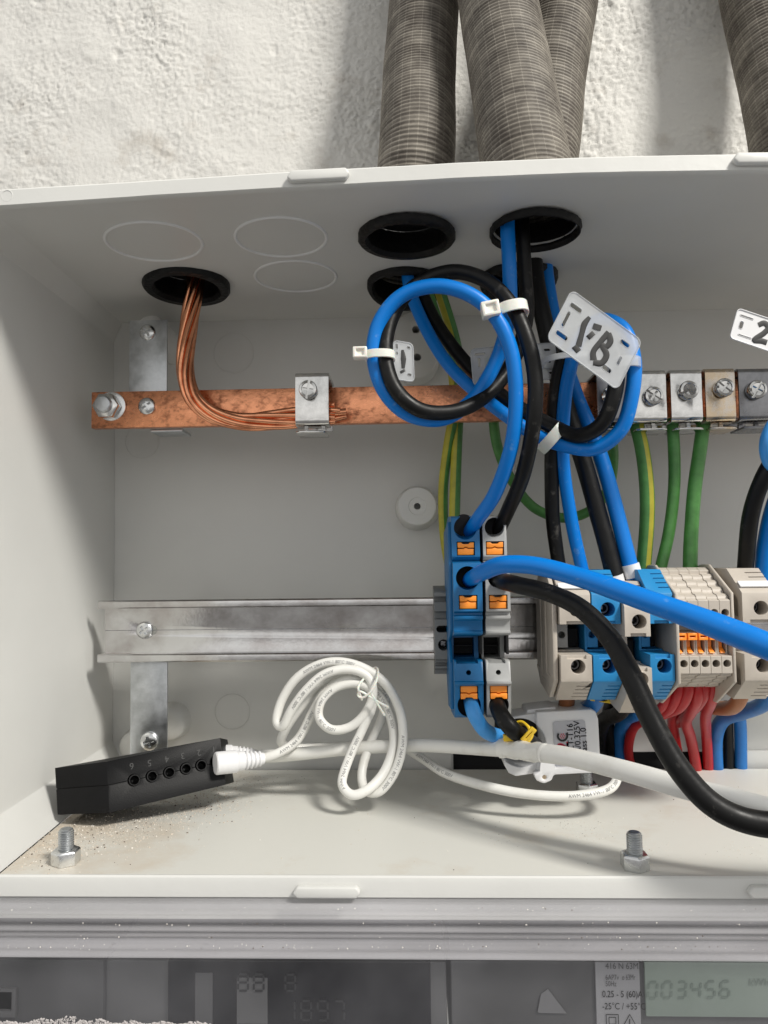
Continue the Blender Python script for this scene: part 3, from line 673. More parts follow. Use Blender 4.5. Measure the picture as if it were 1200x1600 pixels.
# busbar clamps
def clamp(x0, x1, yt, yb, spx, spy, label, m='nickel', Y=-78, rot=30, lip=True, tilt=0, stain=None):
    a = P(x0, yt, Y); b = P(x1, yb, Y); y = Y / 1000
    t = thing('busbar_clamp', V(((a.x + b.x) / 2, y, b.z)), label, 'clamp', 'steel wire clamps on the copper busbar')
    th = .0014; bm = NB(); pr = []; r = .0028
    # folded strip: side profile (y, z) round the bar, extruded across
    def arc(cy, cz, rr, a0, a1, n=5): return [(cy + rr * math.cos(R(a0 + (a1 - a0) * k / n)), cz + rr * math.sin(R(a0 + (a1 - a0) * k / n))) for k in range(n + 1)]
    yk = -.0475
    outer = [(yk, a.z)] + arc(y + r, a.z - r, r, 90, 180) + arc(y + r, b.z + r, r, 180, 270) + [(y + .010, b.z)]
    inner = [(y + .010, b.z + th)] + arc(y + r, b.z + r, r - th, 270, 180) + arc(y + r, a.z - r, r - th, 180, 90) + [(yk, a.z - th)]
    prism(bm, [V((a.x, yy, zz)) for yy, zz in outer + inner], V((b.x - a.x, 0, 0)))
    cage = obj('cage', bm, M[m], t, bevel=.00025)
    bm = NB(); box(bm, (a.x + .001, yk - .0002, b.z + .0015), (b.x - .001, yk + .0012, a.z - .0005)); obj('back_plate', bm, M[m], t, bevel=.0003)
    if lip:
        bm = NB(); l0 = P(x0 + 3, yb + 9, Y + 7); l1 = P(x1 - 1, yb + 17, Y + 7); zz = (l0.z + l1.z) / 2
        pts = [(l0.x, y + .003), (l0.x + .002, y + .0015), (l1.x - .003, y + .0015), (l1.x - .0008, y + .003), (l1.x - .0008, y + .020), (l0.x, y + .020)]
        prism(bm, [V((p, q, zz - .0006)) for p, q in pts], V((0, 0, .0013))); obj('lip', bm, M[m], t, bevel=.0005, segs=3)
        bm = NB(); box(bm, (a.x + .0035, y + .010, zz), (a.x + .0055, y + .012, b.z + .001)); box(bm, (b.x - .005, y + .010, zz), (b.x - .003, y + .012, b.z + .001)); obj('web', bm, M[m], t)
    c = P(spx, spy, Y - 5); c.y = y + .001; rr = W(14.5, Y - 5); ax = V((0, -1, 0)); bm = NB()
    lathe(bm, [(rr * .62, 0), (rr * .62, .0022), (rr, .0024), (rr, .0060), (rr * .93, .0067), (rr * .70, .0070), (rr * .66, .0062), (1e-5, .0060)], c, ax, 40)
    ct = NB(); an = R(rot)
    for k in (0, 1):
        d = V((math.cos(an + k * math.pi / 2), 0, math.sin(an + k * math.pi / 2))); obox(ct, c + ax * .0068, d, V((0, 1, 0)), d.cross(V((0, 1, 0))), rr * (1.3 if k == 0 else .6), .0018, rr * .13)
    obj('screw', bm, M['nickel'], t, cuts=ct, smooth=35)
    return t
clamp(461, 514, 582, 664, 481, 608, 'single steel clamp gripping the bare copper strands', rot=80, Y=-77)
clamp(932, 984, 579, 660, 956, 617, 'steel clamp partly hidden behind the tagged blue and black coil', 'nickel_dark', rot=10)
clamp(987, 1043, 578, 660, 1022, 618, 'shiny steel clamp just right of the tagged coil, screw slot tilted down', 'nickel', rot=-35)
clamp(1047, 1099, 577, 659, 1077, 609, 'shiny steel clamp with its screw slot tilted up, above the yellow-green wire', 'nickel', rot=25)
clamp(1101, 1151, 575, 658, 1133, 605, 'straw tinted steel clamp second from the right edge', 'nickel_warm', rot=-40)
clamp(1153, 1208, 575, 657, 1184, 608, 'dark tarnished steel clamp at the right edge', 'nickel_dark', rot=60)

# bare stranded earth conductor
def strands():
    core = px_path([(312, 402, -64), (304, 450, -64), (297, 500, -65), (290, 550, -67.5), (290, 590, -69), (302, 622, -69.5), (330, 645, -69.5), (372, 657, -69), (420, 656, -68), (465, 651, -67), (505, 647, -66.5), (541, 644, -66.0)], .0016)
    n = len(core); T = [(core[min(i + 1, n - 1)][0] - core[max(i - 1, 0)][0]).normalized() for i in range(n)]
    u = frame_of(T[0])[0]; S = 0; fr = []
    for i in range(n):
        if i: S += (core[i][0] - core[i - 1][0]).length; u = (u - T[i] * u.dot(T[i])).normalized()
        fr.append((core[i][0], u.copy(), T[i].cross(u), S))
    L = S; root = thing('bare_copper_wire', core[-1][0], 'bare stranded copper wire bending from the top grommet onto the busbar', 'earth wire')
    for k in range(8):
        pts = []
        for p, a, b, s in fr:
            ph = 2 * math.pi * (k - 1) / 7 + s * 2 * math.pi / .17 if k else 0; f = s / L
            R_ = 0 if k == 0 else .0036 * (1 - .15 * f)
            d = a * math.cos(ph) * R_ + b * math.sin(ph) * R_
            if f > .66: # strands flatten and fan out along the bar
                g = min(1, (f - .66) / .2); d = V((d.x, d.y * (1 - .45 * g), d.z * (1 + .55 * g)))
                d.y += -.0006 * g
            pts.append((p + d, .00160 if k else .0020))
        ln = int(len(pts) * (1 - (.012 * ((k * 5) % 4))))
        bm = NB(); tube(bm, pts[:ln:2], 10); obj('strand', bm, M['copper_wire'], root, smooth=60)
strands()

# ------------------------------------------------------------------ DIN rail
ZR = P(400, 984, -44).z
rail = thing('mounting_rail', V((P(152, 980, -47).x, -.044, ZR - .0175)), 'galvanised steel mounting rail carrying the terminal blocks', 'mounting rail')
x0 = P(153, 980, -47).x; t_ = .001
fr = [(-.0465, 17.5), (-.0475, 16.6), (-.0475, 13.6), (-.0465, 12.8), (-.0405, 12.8), (-.0405, -12.8), (-.0465, -12.8), (-.0475, -13.6), (-.0475, -16.6), (-.0465, -17.5)]
bk = [(-.0455, -17.5), (-.0465, -16.4), (-.0465, -13.8), (-.0395, -13.8), (-.0395, 13.8), (-.0465, 13.8), (-.0465, 16.4), (-.0455, 17.5)]
bm = NB(); prism(bm, [V((x0, y, ZR + z / 1000)) for y, z in fr + bk], V((XR - x0, 0, 0)))
ct = NB(); c = P(233, 983, -40)
prism(ct, [V((c.x + q, -.05, ZR + r)) for q, r in rrect(0, 0, .0048, .0028, .0027)], V((0, .02, 0)))
wx = P(160, 980, -44).x; box(ct, (x0 - .01, -.0462, ZR - .0128), (wx, -.03, ZR + .0128))
obj('rail', bm, M['rail'], rail, bevel=.0002, cuts=ct, smooth=30)
bm = NB(); box(bm, (wx + .0002, -.0407, ZR - .00015), (XR, -.0404, ZR + .00015)); obj('centre_groove_line', bm, M['nickel_dark'], rail)
c = P(225, 983, -42); c.y = -.0405; c.z = ZR; pan_head(c, 13.5, -42, rail, rot=35)
br = thing('rail_bracket', P(232, 1180, -38), 'flat galvanised strap below the left end of the mounting rail', 'bracket')
bm = NB(); a = P(206, 1000, -38); b = P(262, 1190, -38); box(bm, (a.x, -.0392, b.z), (b.x, -.0374, a.z)); obj('strap', bm, M['zinc'], br, bevel=.0005)
bm = NB(); box(bm, (a.x - .0006, -.0384, b.z), (a.x + .0012, -.030, a.z)); obj('folded_edge', bm, M['zinc'], br, bevel=.0004)
c = P(234, 1158, -39); c.y = -.0392; pan_head(c, 14.5, -39, br, rot=15)

# ------------------------------------------------------------------ push-in terminals and end stop
def zp(py, Y, px=735): return P(px, py, Y).z
def bz(Y, z): return (Y / 1000, z)
def push_in(px0, px1, m, label, wellpx, dz=0):
    Yf = -108; x0 = P(px0, 1000, Yf).x; x1 = P(px1, 1000, Yf).x
    root = thing('push_in_terminal', V(((x0 + x1) / 2, -.05, zp(1120, -108))), label, 'terminal block', 'push-in terminals left of centre')
    pr = [bz(-46, zp(1010, -60)), bz(-46, zp(820, -60)), bz(-70, zp(806, -80)), bz(-98, zp(806, -100)), bz(-102, zp(809, -102)), bz(-104, zp(866, -104)), bz(-104, zp(870, -104)),
          bz(-101, zp(877, -101)), bz(-112, zp(880, -112)), bz(-113, zp(955, -113)), bz(-110, zp(958, -111)), bz(-110, zp(961, -111)), bz(-112, zp(963, -112)), bz(-112, zp(967, -112)), bz(-109, zp(970, -109)),
          bz(-109, zp(985, -109)), bz(-111, zp(987, -111)), bz(-111, zp(990, -111)), bz(-109, zp(992, -109)), bz(-84, zp(994, -84)), bz(-84, zp(1028, -84)),
          bz(-104, zp(1031, -104)), bz(-106, zp(1034, -106)), bz(-108, zp(1064, -108)), bz(-110, zp(1066, -110)), bz(-110, zp(1069, -110)), bz(-108, zp(1071, -108)), bz(-106, zp(1117, -106)), bz(-103, zp(1121, -103)), bz(-70, zp(1117, -80)), bz(-60, zp(1090, -70)), bz(-52, zp(1050, -60))]
    bm = NB(); prism(bm, [V((x0, y, z)) for y, z in pr], V((x1 - x0, 0, 0)))
    ct = NB(); wx = (x0 + x1) / 2; rw = (x1 - x0) * .405
    for (wpy, Y, el) in wellpx:
        c = V((wx, Y / 1000, zp(wpy, Y))); u = V((0, .026, el * .026)); c0 = c - u * .3
        lathe(ct, [(rw, 0), (rw, (u * 1.3).length)], c0, u, 36)
    btn = [(857, -104), (941, -113), (1083, -108)]; bh = .0060
    for q, (py, Y) in enumerate(btn):
        z = zp(py, Y); box(ct, (wx - .0044, Y / 1000 - .004, z - .0034), (wx + .0044, Y / 1000 + .008, z + .0034))
    # hollow between upper and lower halves
    box(ct, (x0 + .0011, -.12, zp(1026, -84) - .0005), (x1 - .0022, -.062, zp(996, -84)))
    cyl(ct, V((wx, -.12, zp(1051, -107))), V((wx, -.095, zp(1051, -107))), .0012, 18)
    obj('housing', bm, m, root, cuts=ct, bevel=.00025, segs=1)
    bm = NB(); box(bm, (x0 + .0014, -.0745, zp(1024, -84)), (x1 - .0025, -.0635, zp(998, -84))); box(bm, (x0 + .0016, -.080, zp(1011, -84)), (x1 - .0027, -.0745, zp(1009, -84))); obj('recess_shade_block', bm, M['dark'], root)  # near-black blocks added to darken the hollow like deep shade
    bm = NB(); box(bm, (x1 - .0002, -.095, pr[0][1]), (x1 + .0009, -.046, zp(812, -90))); box(bm, (x1 - .0002, -.100, zp(1112, -100)), (x1 + .0008, -.05, zp(1034, -90))); obj('side_rib', bm, M['dark'], root)
    for q, (py, Y) in enumerate(btn):
        z = zp(py, Y); y = Y / 1000 + .0006; bm = NB(); s = 1 if q < 2 else -1
        a = [(-.0040, .0030), (-.0022, .0030), (-.0014, .0022), (.0014, .0022), (.0022, .0030), (.0040, .0030), (.0040, .0003), (.0012, .0003), (0, .0009), (-.0012, .0003), (-.0040, .0003)]
        b = [(-.0040, -.0001), (-.0012, -.0001), (0, .0005), (.0012, -.0001), (.0040, -.0001), (.0040, -.0031), (-.0040, -.0031)]
        prism(bm, [V((wx + u, y, z + v * s)) for u, v in a], V((0, .006, 0))); prism(bm, [V((wx + u, y + .0004, z + v * s)) for u, v in b], V((0, .006, 0)))
        obj('release_button', bm, M['orange'], root, bevel=.0003)
    for (wpy, Y, el) in wellpx:
        c = V((wx, Y / 1000, zp(wpy, Y))) + V((0, .020, el * .020)); bm = NB(); ring(bm, c, V((0, 1, el)), rw * .62, .0004, 32, 6); obj('contact_ring', bm, M['nickel_dark'], root)
        bm = NB(); cyl(bm, c - V((0, .010, el * .010)), c - V((0, .0085, el * .0085)), rw * .985, 32); obj('well_shade_disc', bm, M['dark'], root)  # near-black disc added inside the well to paint its shade
    return root
wells = [(825, -103, .18), (903, -112, .06), (1102, -107, -.15)]
push_in(709, 754, M['tblue'], 'blue push-in terminal block with three orange levers', wells)
push_in(759, 797, M['tgrey'], 'light grey push-in terminal block with three orange levers, right of the blue one', wells)
# narrow blue end plate on the left of the blue terminal
x = P(707.5, 1000, -108).x
ep = NB(); prism(ep, [V((x - .0010, y, z)) for y, z in (bz(-50, zp(830, -60)), bz(-96, zp(815, -96)), bz(-102, zp(880, -102)), bz(-104, zp(985, -104)), bz(-84, zp(1000, -84)), bz(-96, zp(1035, -96)), bz(-98, zp(1108, -98)), bz(-70, zp(1108, -80)), bz(-50, zp(1040, -60)))], V((.0016, 0, 0)))
tag(obj('end_plate', ep, M['tblue'], bevel=.0003), 'thin blue end plate against the left side of the blue terminal', 'end plate')
es = thing('end_stop', V((P(690, 1050, -60).x, -.06, P(690, 1053, -60).z)), 'dark grey end stop clipped on the rail left of the blue terminal', 'end stop')
x0 = P(679, 1000, -62).x; x1 = P(706, 1000, -62).x
bm = NB(); Z = lambda py, Y=-62: P(690, py, Y).z
prism(bm, [V((x0, y / 1000, Z(py, y))) for y, py in ((-40, 915), (-62, 922), (-64, 926), (-64, 932), (-60, 933), (-60, 940), (-66, 941), (-66, 955), (-63, 957), (-63, 966), (-68, 968), (-68, 1030), (-65, 1032), (-65, 1035), (-62, 1036), (-62, 1040), (-64, 1041), (-64, 1044), (-60, 1046), (-60, 1053), (-40, 1053))], V((x1 - x0, 0, 0)))
ct = NB(); xc = (x0 + x1) / 2; prism(ct, [V((xc + .001 + q, -.09, Z(983, -68) + r)) for q, r in rrect(0, 0, .0048, .0018, .0017)], V((0, .045, 0)))
cyl(ct, V((xc, -.09, Z(1008, -68))), V((xc, -.058, Z(1008, -68))), .0030, 24)
obj('stop_body', bm, M['tgrey_dark'], es, cuts=ct, bevel=.0003, segs=1)
c = V((xc, -.0585, Z(1008, -68))); pan_head(c, 7.5, -60, es, 'nickel_dark', rot=40, h=.0014)

# ------------------------------------------------------------------ feed-through terminals
YT = -115
ZC = P(1000, 1000, YT).z + .0042
ZC = ZR
def feed(px0, px1, m, label, dz=0, dY=0, seed=0, group='wide feed-through terminals right of centre', side=False, screw=False):
    yo = dY / 1000; z = ZC + dz; x0 = P(px0, 1000, YT).x; x1 = P(px1, 1000, YT).x; w_ = x1 - x0
    root = thing('feed_through_terminal', V(((x0 + x1) / 2, -.05, z - .031)), label, 'terminal block', group)
    pr = [(-.047, .0180), (-.072, .0325), (-.0985, .0325), (-.115, .0215), (-.115, .0075), (-.098, .0075), (-.098, -.0068), (-.115, -.0068), (-.115, -.0190), (-.1005, -.0300), (-.072, -.0270), (-.047, -.0180)]
    bm = NB(); prism(bm, [V((x0, y + yo, z + q)) for y, q in pr], V((w_, 0, 0)))
    ct = NB(); cx = (x0 + x1) / 2 + .0008; r = .00335
    for q in (.0143, -.0122): cyl(ct, V((cx, -.13 + yo, z + q)), V((cx, -.088 + yo, z + q)), r, 32)
    box(ct, (x0 + .0012, -.13 + yo, z - .0062), (x1 + .01, -.070 + yo, z + .0068))
    # grooves across the sloping ends
    for sgn, (ya, za), (yb, zb_) in ((1, (-.115, .0215), (-.0985, .0325)), (-1, (-.115, -.0190), (-.1005, -.0300))):
        d = V((0, yb - ya, zb_ - za)); L = d.length; d.normalize(); nrm = V((0, d.z * -1, d.y)) * sgn
        if nrm.y > 0: nrm = -nrm
        for k in range(4):
            s = L * (.25 + .19 * k); c = V((x1 - w_ * .24, ya + yo, z + za)) + d * s
            obox(ct, c, V((1, 0, 0)), d, nrm, w_ * (.22 + .02 * k), .00042, .0016)
    # shallow tab notches
    box(ct, (x0 + w_ * .22, -.13 + yo, z - .0085), (x1 - w_ * .18, -.1135 + yo, z - .0060))
    box(ct, (x0 + w_ * .22, -.13 + yo, z + .0068), (x1 - w_ * .18, -.1135 + yo, z + .0090))
    if side:
        for q0, q1 in ((.010, .024), (-.022, -.010)):
            prism(ct, [V((x0 - .002, y + yo, z + s)) for y, s in ((-.110, q0), (-.110, q0 + (q1 - q0) * .6), (-.098, q1), (-.088, q1), (-.088, q0))], V((.0042, 0, 0)))
            prism(ct, [V((x0 - .002, y + yo, z + s)) for y, s in ((-.085, q0), (-.085, q1), (-.066, q1), (-.066, q0))], V((.0038, 0, 0)))
        box(ct, (x0 - .002, -.094 + yo, z - .007), (x0 + .0004, -.06 + yo, z + .007))
    obj('housing', bm, m, root, cuts=ct, bevel=.0002, segs=1, smooth=30)
    for q in (.0143, -.0122):
        bm = NB(); cyl(bm, V((cx, -.1045 + yo, z + q)), V((cx, -.1030 + yo, z + q)), r * .985, 28); obj('well_shade_disc', bm, M['dark'], root)  # dark disc put in each well so the hole reads as shaded
        bm = NB(); c = V((cx, -.1052 + yo, z + q)); ring(bm, c, V((0, -1, 0)), r * .62, .0005, 24, 6); box(bm, (cx - r * .75, -.1060 + yo, z + q - .0005), (cx - r * .1, -.1050 + yo, z + q + .0012)); obj('clamp_screw', bm, M['nickel_dark'], root)
    bm = NB(); box(bm, (x0 + .0012, -.098 + yo, z - .0052), (x0 + w_ * .48, -.070 + yo, z + .0062)); ct = NB(); cyl(ct, V((x0 + w_ * .28, -.11 + yo, z + .001)), V((x0 + w_ * .28, -.09 + yo, z + .001)), .0017, 20)
    obj('test_socket', bm, m if not screw else M['tgrey'], root, cuts=ct, bevel=.0002, segs=1)
    bm = NB(); box(bm, (x0 + .0014, -.078 + yo, z - .0060), (x1 - .0004, -.0705 + yo, z + .0066)); obj('recess_shade_block', bm, M['dark'], root)  # dark insert added at the back of the recess as painted shade
    bm = NB(); box(bm, (x0 + w_ * .52, -.088 + yo, z - .0058), (x1 - .0006, -.080 + yo, z + .0030)); obj('recess_dark_box', bm, M['dark'], root)  # near-black box in the right half of the recess
    if m is not M['tblue2']:
        bm = NB(); s0 = V((x0 + .002, -.1165 + yo, z + .0222)); d = V((0, .0165, .011)).normalized(); nn = V((0, -d.z, d.y)); obox(bm, V((x0 + w_ * .5, -.1105 + yo, z + .0250)) + nn * .0004, V((1, 0, 0)), d, nn, w_ * .46, .0022, .0003); obj('marker_strip', bm, M['marker_and_ring_highlight'], root)
    return root
# beige side cover left of the first terminal
x = P(873, 1000, YT).x; bm = NB()
prism(bm, [V((x - .0022, y, ZC + q)) for y, q in ((-.062, .018), (-.074, .0310), (-.0985, .0310), (-.112, .0215), (-.112, -.0190), (-.0985, -.0290), (-.074, -.0260), (-.062, -.018))], V((.0021, 0, 0)))
ct = NB()
for y0, y1, q0, q1 in ((-.104, -.092, -.018, .018), (-.089, -.078, -.022, .024), (-.074, -.062, -.018, .020)): box(ct, (x - .004, y0, ZC + q0), (x - .0018, y1, ZC + q1))
tag(obj('end_plate', bm, M['beige'], bevel=.0003, cuts=ct, segs=1), 'beige ribbed end plate left of the first wide beige terminal', 'end plate')
feed(875, 924, M['beige'], 'wide beige terminal at the left end of the row, black cable in its top', screw=True)
feed(926, 971, M['tblue2'], 'light blue terminal next to the first beige one, behind the crossing cables')
feed(973, 1013, M['beige'], 'wide beige terminal set lower and nearer, between two light blue ones', dz=-.0055, dY=-4)
feed(1015, 1053, M['tblue2'], 'light blue terminal just left of the five slim beige ones')
# slim terminals
def slim(px0, px1, k, label):
    x0 = P(px0, 1000, YT).x + .00005; x1 = P(px1, 1000, YT).x - .00005; w_ = x1 - x0; z = ZC
    root = thing('slim_terminal', V(((x0 + x1) / 2, -.05, z - .026)), label, 'terminal block', 'slim beige terminals with orange levers')
    pr = [(-.047, .0285), (-.078, .0330), (-.086, .0330)]
    pr += [(-.090, .0315)]
    o = .0004 * (k % 2)
    for i in range(4):
        y = -.090 - i * .0058; q = .0300 - i * .0030 - o; pr += [(y, q), (y - .0026, q - .0002), (y - .0042, q - .0012), (y - .0044, q - .0022)]
    pr += [(-.114, .0180), (-.114, .0078), (-.106, .0070), (-.100, .0058), (-.100, .0030), (-.109, .0028), (-.109, -.0075), (-.114, -.0078), (-.114, -.0158)]
    for i in range(4):
        y = -.1125 + i * .0052; q = -.0162 - i * .0024 + o; pr += [(y, q), (y + .0002, q - .0010), (y + .0018, q - .0012)]
    pr += [(-.090, -.0262), (-.078, -.0270), (-.047, -.0245)]
    bm = NB(); prism(bm, [V((x0, y, z + q)) for y, q in pr], V((w_, 0, 0)))
    ct = NB(); cx = (x0 + x1) / 2
    for q in (.0122, -.0113): cyl(ct, V((cx, -.13, z + q)), V((cx, -.090, z + q)), w_ * .36, 24)
    box(ct, (x0 + w_ * .16, -.13, z - .0066), (x1 - w_ * .14, -.098, z + .0016))
    obj('housing', bm, M['beige'], root, cuts=ct, bevel=.00015, segs=1, smooth=30)
    bm = NB(); box(bm, (x0 + w_ * .08, -.1125, z - .0006), (x1 - w_ * .04, -.104, z + .0026)); c2 = NB(); box(c2, (x0 + w_ * .24, -.12, z + .0007), (x1 - w_ * .20, -.109, z + .0015)); obj('lever_head', bm, M['orange'], root, cuts=c2, bevel=.0002, segs=1)
    bm = NB(); prism(bm, [V((x0 + w_ * .24, y, z + q)) for y, q in ((-.1065, -.0006), (-.1065, -.0044), (-.110, -.0064), (-.1102, -.0070), (-.100, -.0070), (-.100, -.0006))], V((w_ * .46, 0, 0))); obj('lever', bm, M['orange'], root, bevel=.0002, segs=1)
ords = ['leftmost', 'second from the left', 'middle one', 'fourth from the left', 'rightmost']
for k in range(5): slim(1060 + 16.9 * k, 1060 + 16.9 * (k + 1), k, '%s of the five slim beige terminals with orange levers' % ords[k])
def plate(px, Yp, th, label):
    x = P(px, 1000, YT).x; bm = NB()
    prism(bm, [V((x, y, ZC + q)) for y, q in ((-.047, .0295), (-.078, .0345), (-.088, .0345), (Yp / 1000, .0215), (Yp / 1000, -.0200), (-.091, -.0335), (-.078, -.0335), (-.047, -.0260))], V((th, 0, 0)))
    tag(obj('end_plate', bm, M['beige'], bevel=.0003, segs=1), label, 'end plate')
plate(1055.0, -117, .0014, 'thin beige partition between the light blue and the slim terminals')
plate(1146.0, -114, .0013, 'thin beige partition right of the slim terminals')
feed(1162, 1215, M['beige'], 'wide beige terminal at the right edge, its hollow left side showing', side=True)

# ------------------------------------------------------------------ cables
BL, BK = M['blue_cable'], M['black_cable']; RC = .0034
H3 = PC(836, 355)
cable('power_cable', [(793, 262, -128), (793, 320, -127), (793, 365, -126), (796, 430, -126), (797, 480, -124), (788, 530, -121), (768, 580, -119), (735, 628, -121), (690, 655, -127), (640, 648, -131), (603, 615, -134), (585, 565, -135), (591, 510, -136), (627, 464, -138), (682, 447, -140), (735, 460, -141), (774, 494, -141), (797, 545, -140), (805, 610, -138), (799, 690, -133), (773, 768, -120), (745, 812, -106), (733, 832, -90)], RC, BL, 'blue cable coiled once, dropping into the top of the blue push-in terminal', 'cable')
cable('power_cable', [(816, 262, -120), (816, 320, -119), (817, 360, -118), (820, 430, -116), (823, 490, -114), (810, 545, -112), (782, 594, -116), (742, 630, -123), (698, 645, -131), (655, 640, -137), (620, 610, -138), (603, 562, -137), (607, 510, -134), (630, 466, -131), (668, 436, -130), (715, 425, -131), (762, 440, -134), (795, 472, -137), (820, 520, -140), (835, 580, -140), (833, 660, -137), (818, 740, -126), (795, 795, -108), (778, 832, -90)], .0035, BK, 'black cable coiled once, dropping into the top of the grey push-in terminal', 'cable')
cable('power_cable', [(733, 908, -96, .0037), (738, 903, -112, .0037), (755, 893, -126, .0038), (785, 882, -136), (830, 883, -144), (890, 897, -154, .0041), (960, 920, -166, .0043), (1040, 950, -178, .0045), (1130, 984, -190, .0048), (1240, 1024, -203, .0050), (1420, 1080, -210, .0051), (1700, 1110, -210, .0051)], .0040, BL, 'thick blue cable sweeping right from the blue push-in terminal across the row', 'cable')
cable('power_cable', [(776, 906, -96), (786, 909, -114), (810, 915, -128), (855, 926, -138), (905, 950, -148, .0041), (950, 995, -157, .0043), (985, 1055, -166, .0044), (1020, 1130, -173, .0045), (1060, 1200, -179, .0046), (1110, 1255, -183, .0046), (1165, 1283, -185, .0046), (1250, 1292, -187, .0049), (1420, 1275, -190, .0049), (1700, 1200, -190, .0049)], .0040, M['black_plastic'] if False else BK, 'thick black cable sweeping down right from the grey push-in terminal', 'cable')
cable('power_cable', [(735, 1088, -88), (736, 1100, -103), (741, 1118, -108), (755, 1140, -107), (776, 1150, -100), (800, 1150, -90)], .0036, M['light_blue'], 'short light blue wire bending from the foot of the blue push-in terminal', 'wire')
cable('power_cable', [(775, 1088, -88), (777, 1100, -104), (784, 1118, -112), (800, 1138, -116), (818, 1152, -108), (836, 1165, -90)], .0040, BK, 'short black wire from the grey push-in terminal into the white sensor', 'wire')
# rear cables from the second grommets
cable('power_cable', [(636, 385, -72), (639, 445, -74), (662, 505, -80), (700, 566, -90), (745, 612, -100), (795, 652, -108), (840, 680, -112), (885, 696, -118), (930, 700, -124), (968, 672, -130), (986, 618, -134), (990, 560, -134), (972, 512, -130), (935, 500, -124), (904, 530, -118), (890, 580, -112), (882, 640, -106), (880, 720, -98), (892, 810, -90), (912, 900, -84)], .0033, BL, 'blue cable crossing behind the first coil and looping through the tagged coil', 'cable')
cable('power_cable', [(648, 385, -68), (655, 440, -70), (680, 500, -76), (722, 560, -86), (768, 606, -98), (815, 640, -106), (860, 664, -114), (905, 680, -124), (942, 662, -132), (962, 612, -136), (962, 560, -132), (940, 520, -124), (905, 522, -116), (880, 560, -110), (868, 620, -104), (863, 700, -98), (864, 800, -90), (876, 905, -82)], .0036, BK, 'black cable crossing behind the first coil and looping inside the tagged coil', 'cable')
cable('power_cable', [(832, 375, -80), (838, 440, -82), (852, 510, -84), (872, 590, -84), (895, 670, -86), (918, 740, -87), (942, 830, -88), (964, 915, -90)], .0046, BK, 'black cable from the rear grommet down to the lower beige terminal', 'cable')
cable('power_cable', [(848, 375, -74), (856, 450, -74), (872, 530, -76), (900, 615, -80), (930, 690, -84), (958, 780, -87), (990, 905, -90)], .0039, BL, 'blue cable from the rear grommet into the light blue terminal beside the slim ones', 'cable')
def sleeve(pts, r, label):
    bm = NB(); tube(bm, px_path(pts, r), 24); tag(obj('cable_sleeve', bm, M['white'], smooth=60), label, 'sleeve')
sleeve([(958, 899, -90.5), (963, 916, -90)], .0050, 'white sleeve on the end of the black cable at the lower beige terminal')
sleeve([(984, 882, -90), (990, 902, -90)], .0046, 'white sleeve on the end of the blue cable left of the slim terminals')
# right edge
cable('power_cable', [(1240, 640, -116), (1213, 660, -118), (1200, 690, -118), (1205, 722, -115), (1245, 745, -108)], .0036, M['light_blue'], 'blue cable loop bulging in from the right edge under the clamps', 'cable')
cable('power_cable', [(1222, 700, -110), (1196, 740, -108), (1175, 800, -100), (1163, 905, -84)], .0040, BK, 'black cable entering the right beige terminal from above', 'cable')
cable('power_cable', [(1232, 740, -104), (1210, 790, -98), (1196, 850, -90), (1192, 905, -84)], .0040, BL, 'blue cable at the right edge beside the black one', 'cable')
# green and yellow earth wires
def earth(pts, r, label, f0=.2, f1=.55, tw=0):
    cable('earth_wire', pts, r, M['green'], label, 'earth wire', 'green and yellow earth wires', stripe=gy(f0, f1), mats=GY, twist=tw)
earth([(655, 385, -62), (668, 450, -60), (690, 520, -54), (706, 580, -46), (708, 640, -42), (700, 690, -36), (692, 760, -30), (694, 830, -26), (706, 900, -26), (722, 960, -28)], .0029, 'yellow side showing, earth wire down the left of the blue push-in terminal', .0, .62)
earth([(663, 385, -58), (690, 460, -52), (712, 540, -42), (720, 600, -38), (716, 670, -36), (713, 740, -36), (711, 830, -38), (712, 900, -40)], .0032, 'green earth wire behind the blue push-in terminal, right of the yellow one', .0, .22)
earth([(765, 560, -44), (770, 640, -44), (778, 700, -40), (800, 750, -34), (838, 795, -30), (885, 810, -30), (925, 797, -32), (950, 765, -38), (958, 720, -46), (955, 672, -62)], .0029, 'green earth wire hanging in a wide loop under the busbar', .6, .75)
earth([(992, 655, -66), (1003, 700, -70), (1010, 760, -72), (1011, 820, -72), (1004, 905, -72)], .0038, 'dark green earth wire under the clamp nearest the tagged coil', .85, .95)
earth([(1050, 655, -66), (1053, 700, -68), (1053, 760, -68), (1046, 830, -68), (1028, 905, -70)], .0031, 'half yellow half green earth wire below the clamps', .32, .62)
earth([(1100, 655, -66), (1094, 700, -68), (1086, 760, -70), (1080, 830, -72), (1078, 905, -74)], .0036, 'green earth wire with a narrow yellow edge, rightmost below the clamps', .40, .52)
# wires under the terminals
def low(pts, r, m, label, grp): cable('control_wire', pts, r, M[m], label, 'wire', grp)
RG = 'red wires below the slim terminals'
low([(1048, 1055, -84), (1045, 1082, -84), (1036, 1102, -80), (1018, 1112, -70), (1000, 1110, -60)], .0024, 'red', 'red wire loop nearest the crossing black cable', RG)
low([(1063, 1055, -88), (1061, 1080, -88), (1050, 1102, -82), (1028, 1116, -68), (1008, 1122, -50)], .0026, 'red', 'red wire loop second from the crossing black cable', RG)
low([(1076, 1055, -90), (1075, 1080, -90), (1064, 1102, -84), (1040, 1114, -68), (1012, 1124, -45), (990, 1138, -28), (982, 1165, -18), (984, 1190, -10), (996, 1212, -5)], .0027, 'red', 'red wire sweeping far left below the row before it goes down', RG)
low([(1082, 1055, -80), (1068, 1090, -66), (1052, 1120, -30), (1056, 1160, -10), (1066, 1215, -5)], .0030, 'red', 'dark red wire going straight down behind the others', RG)
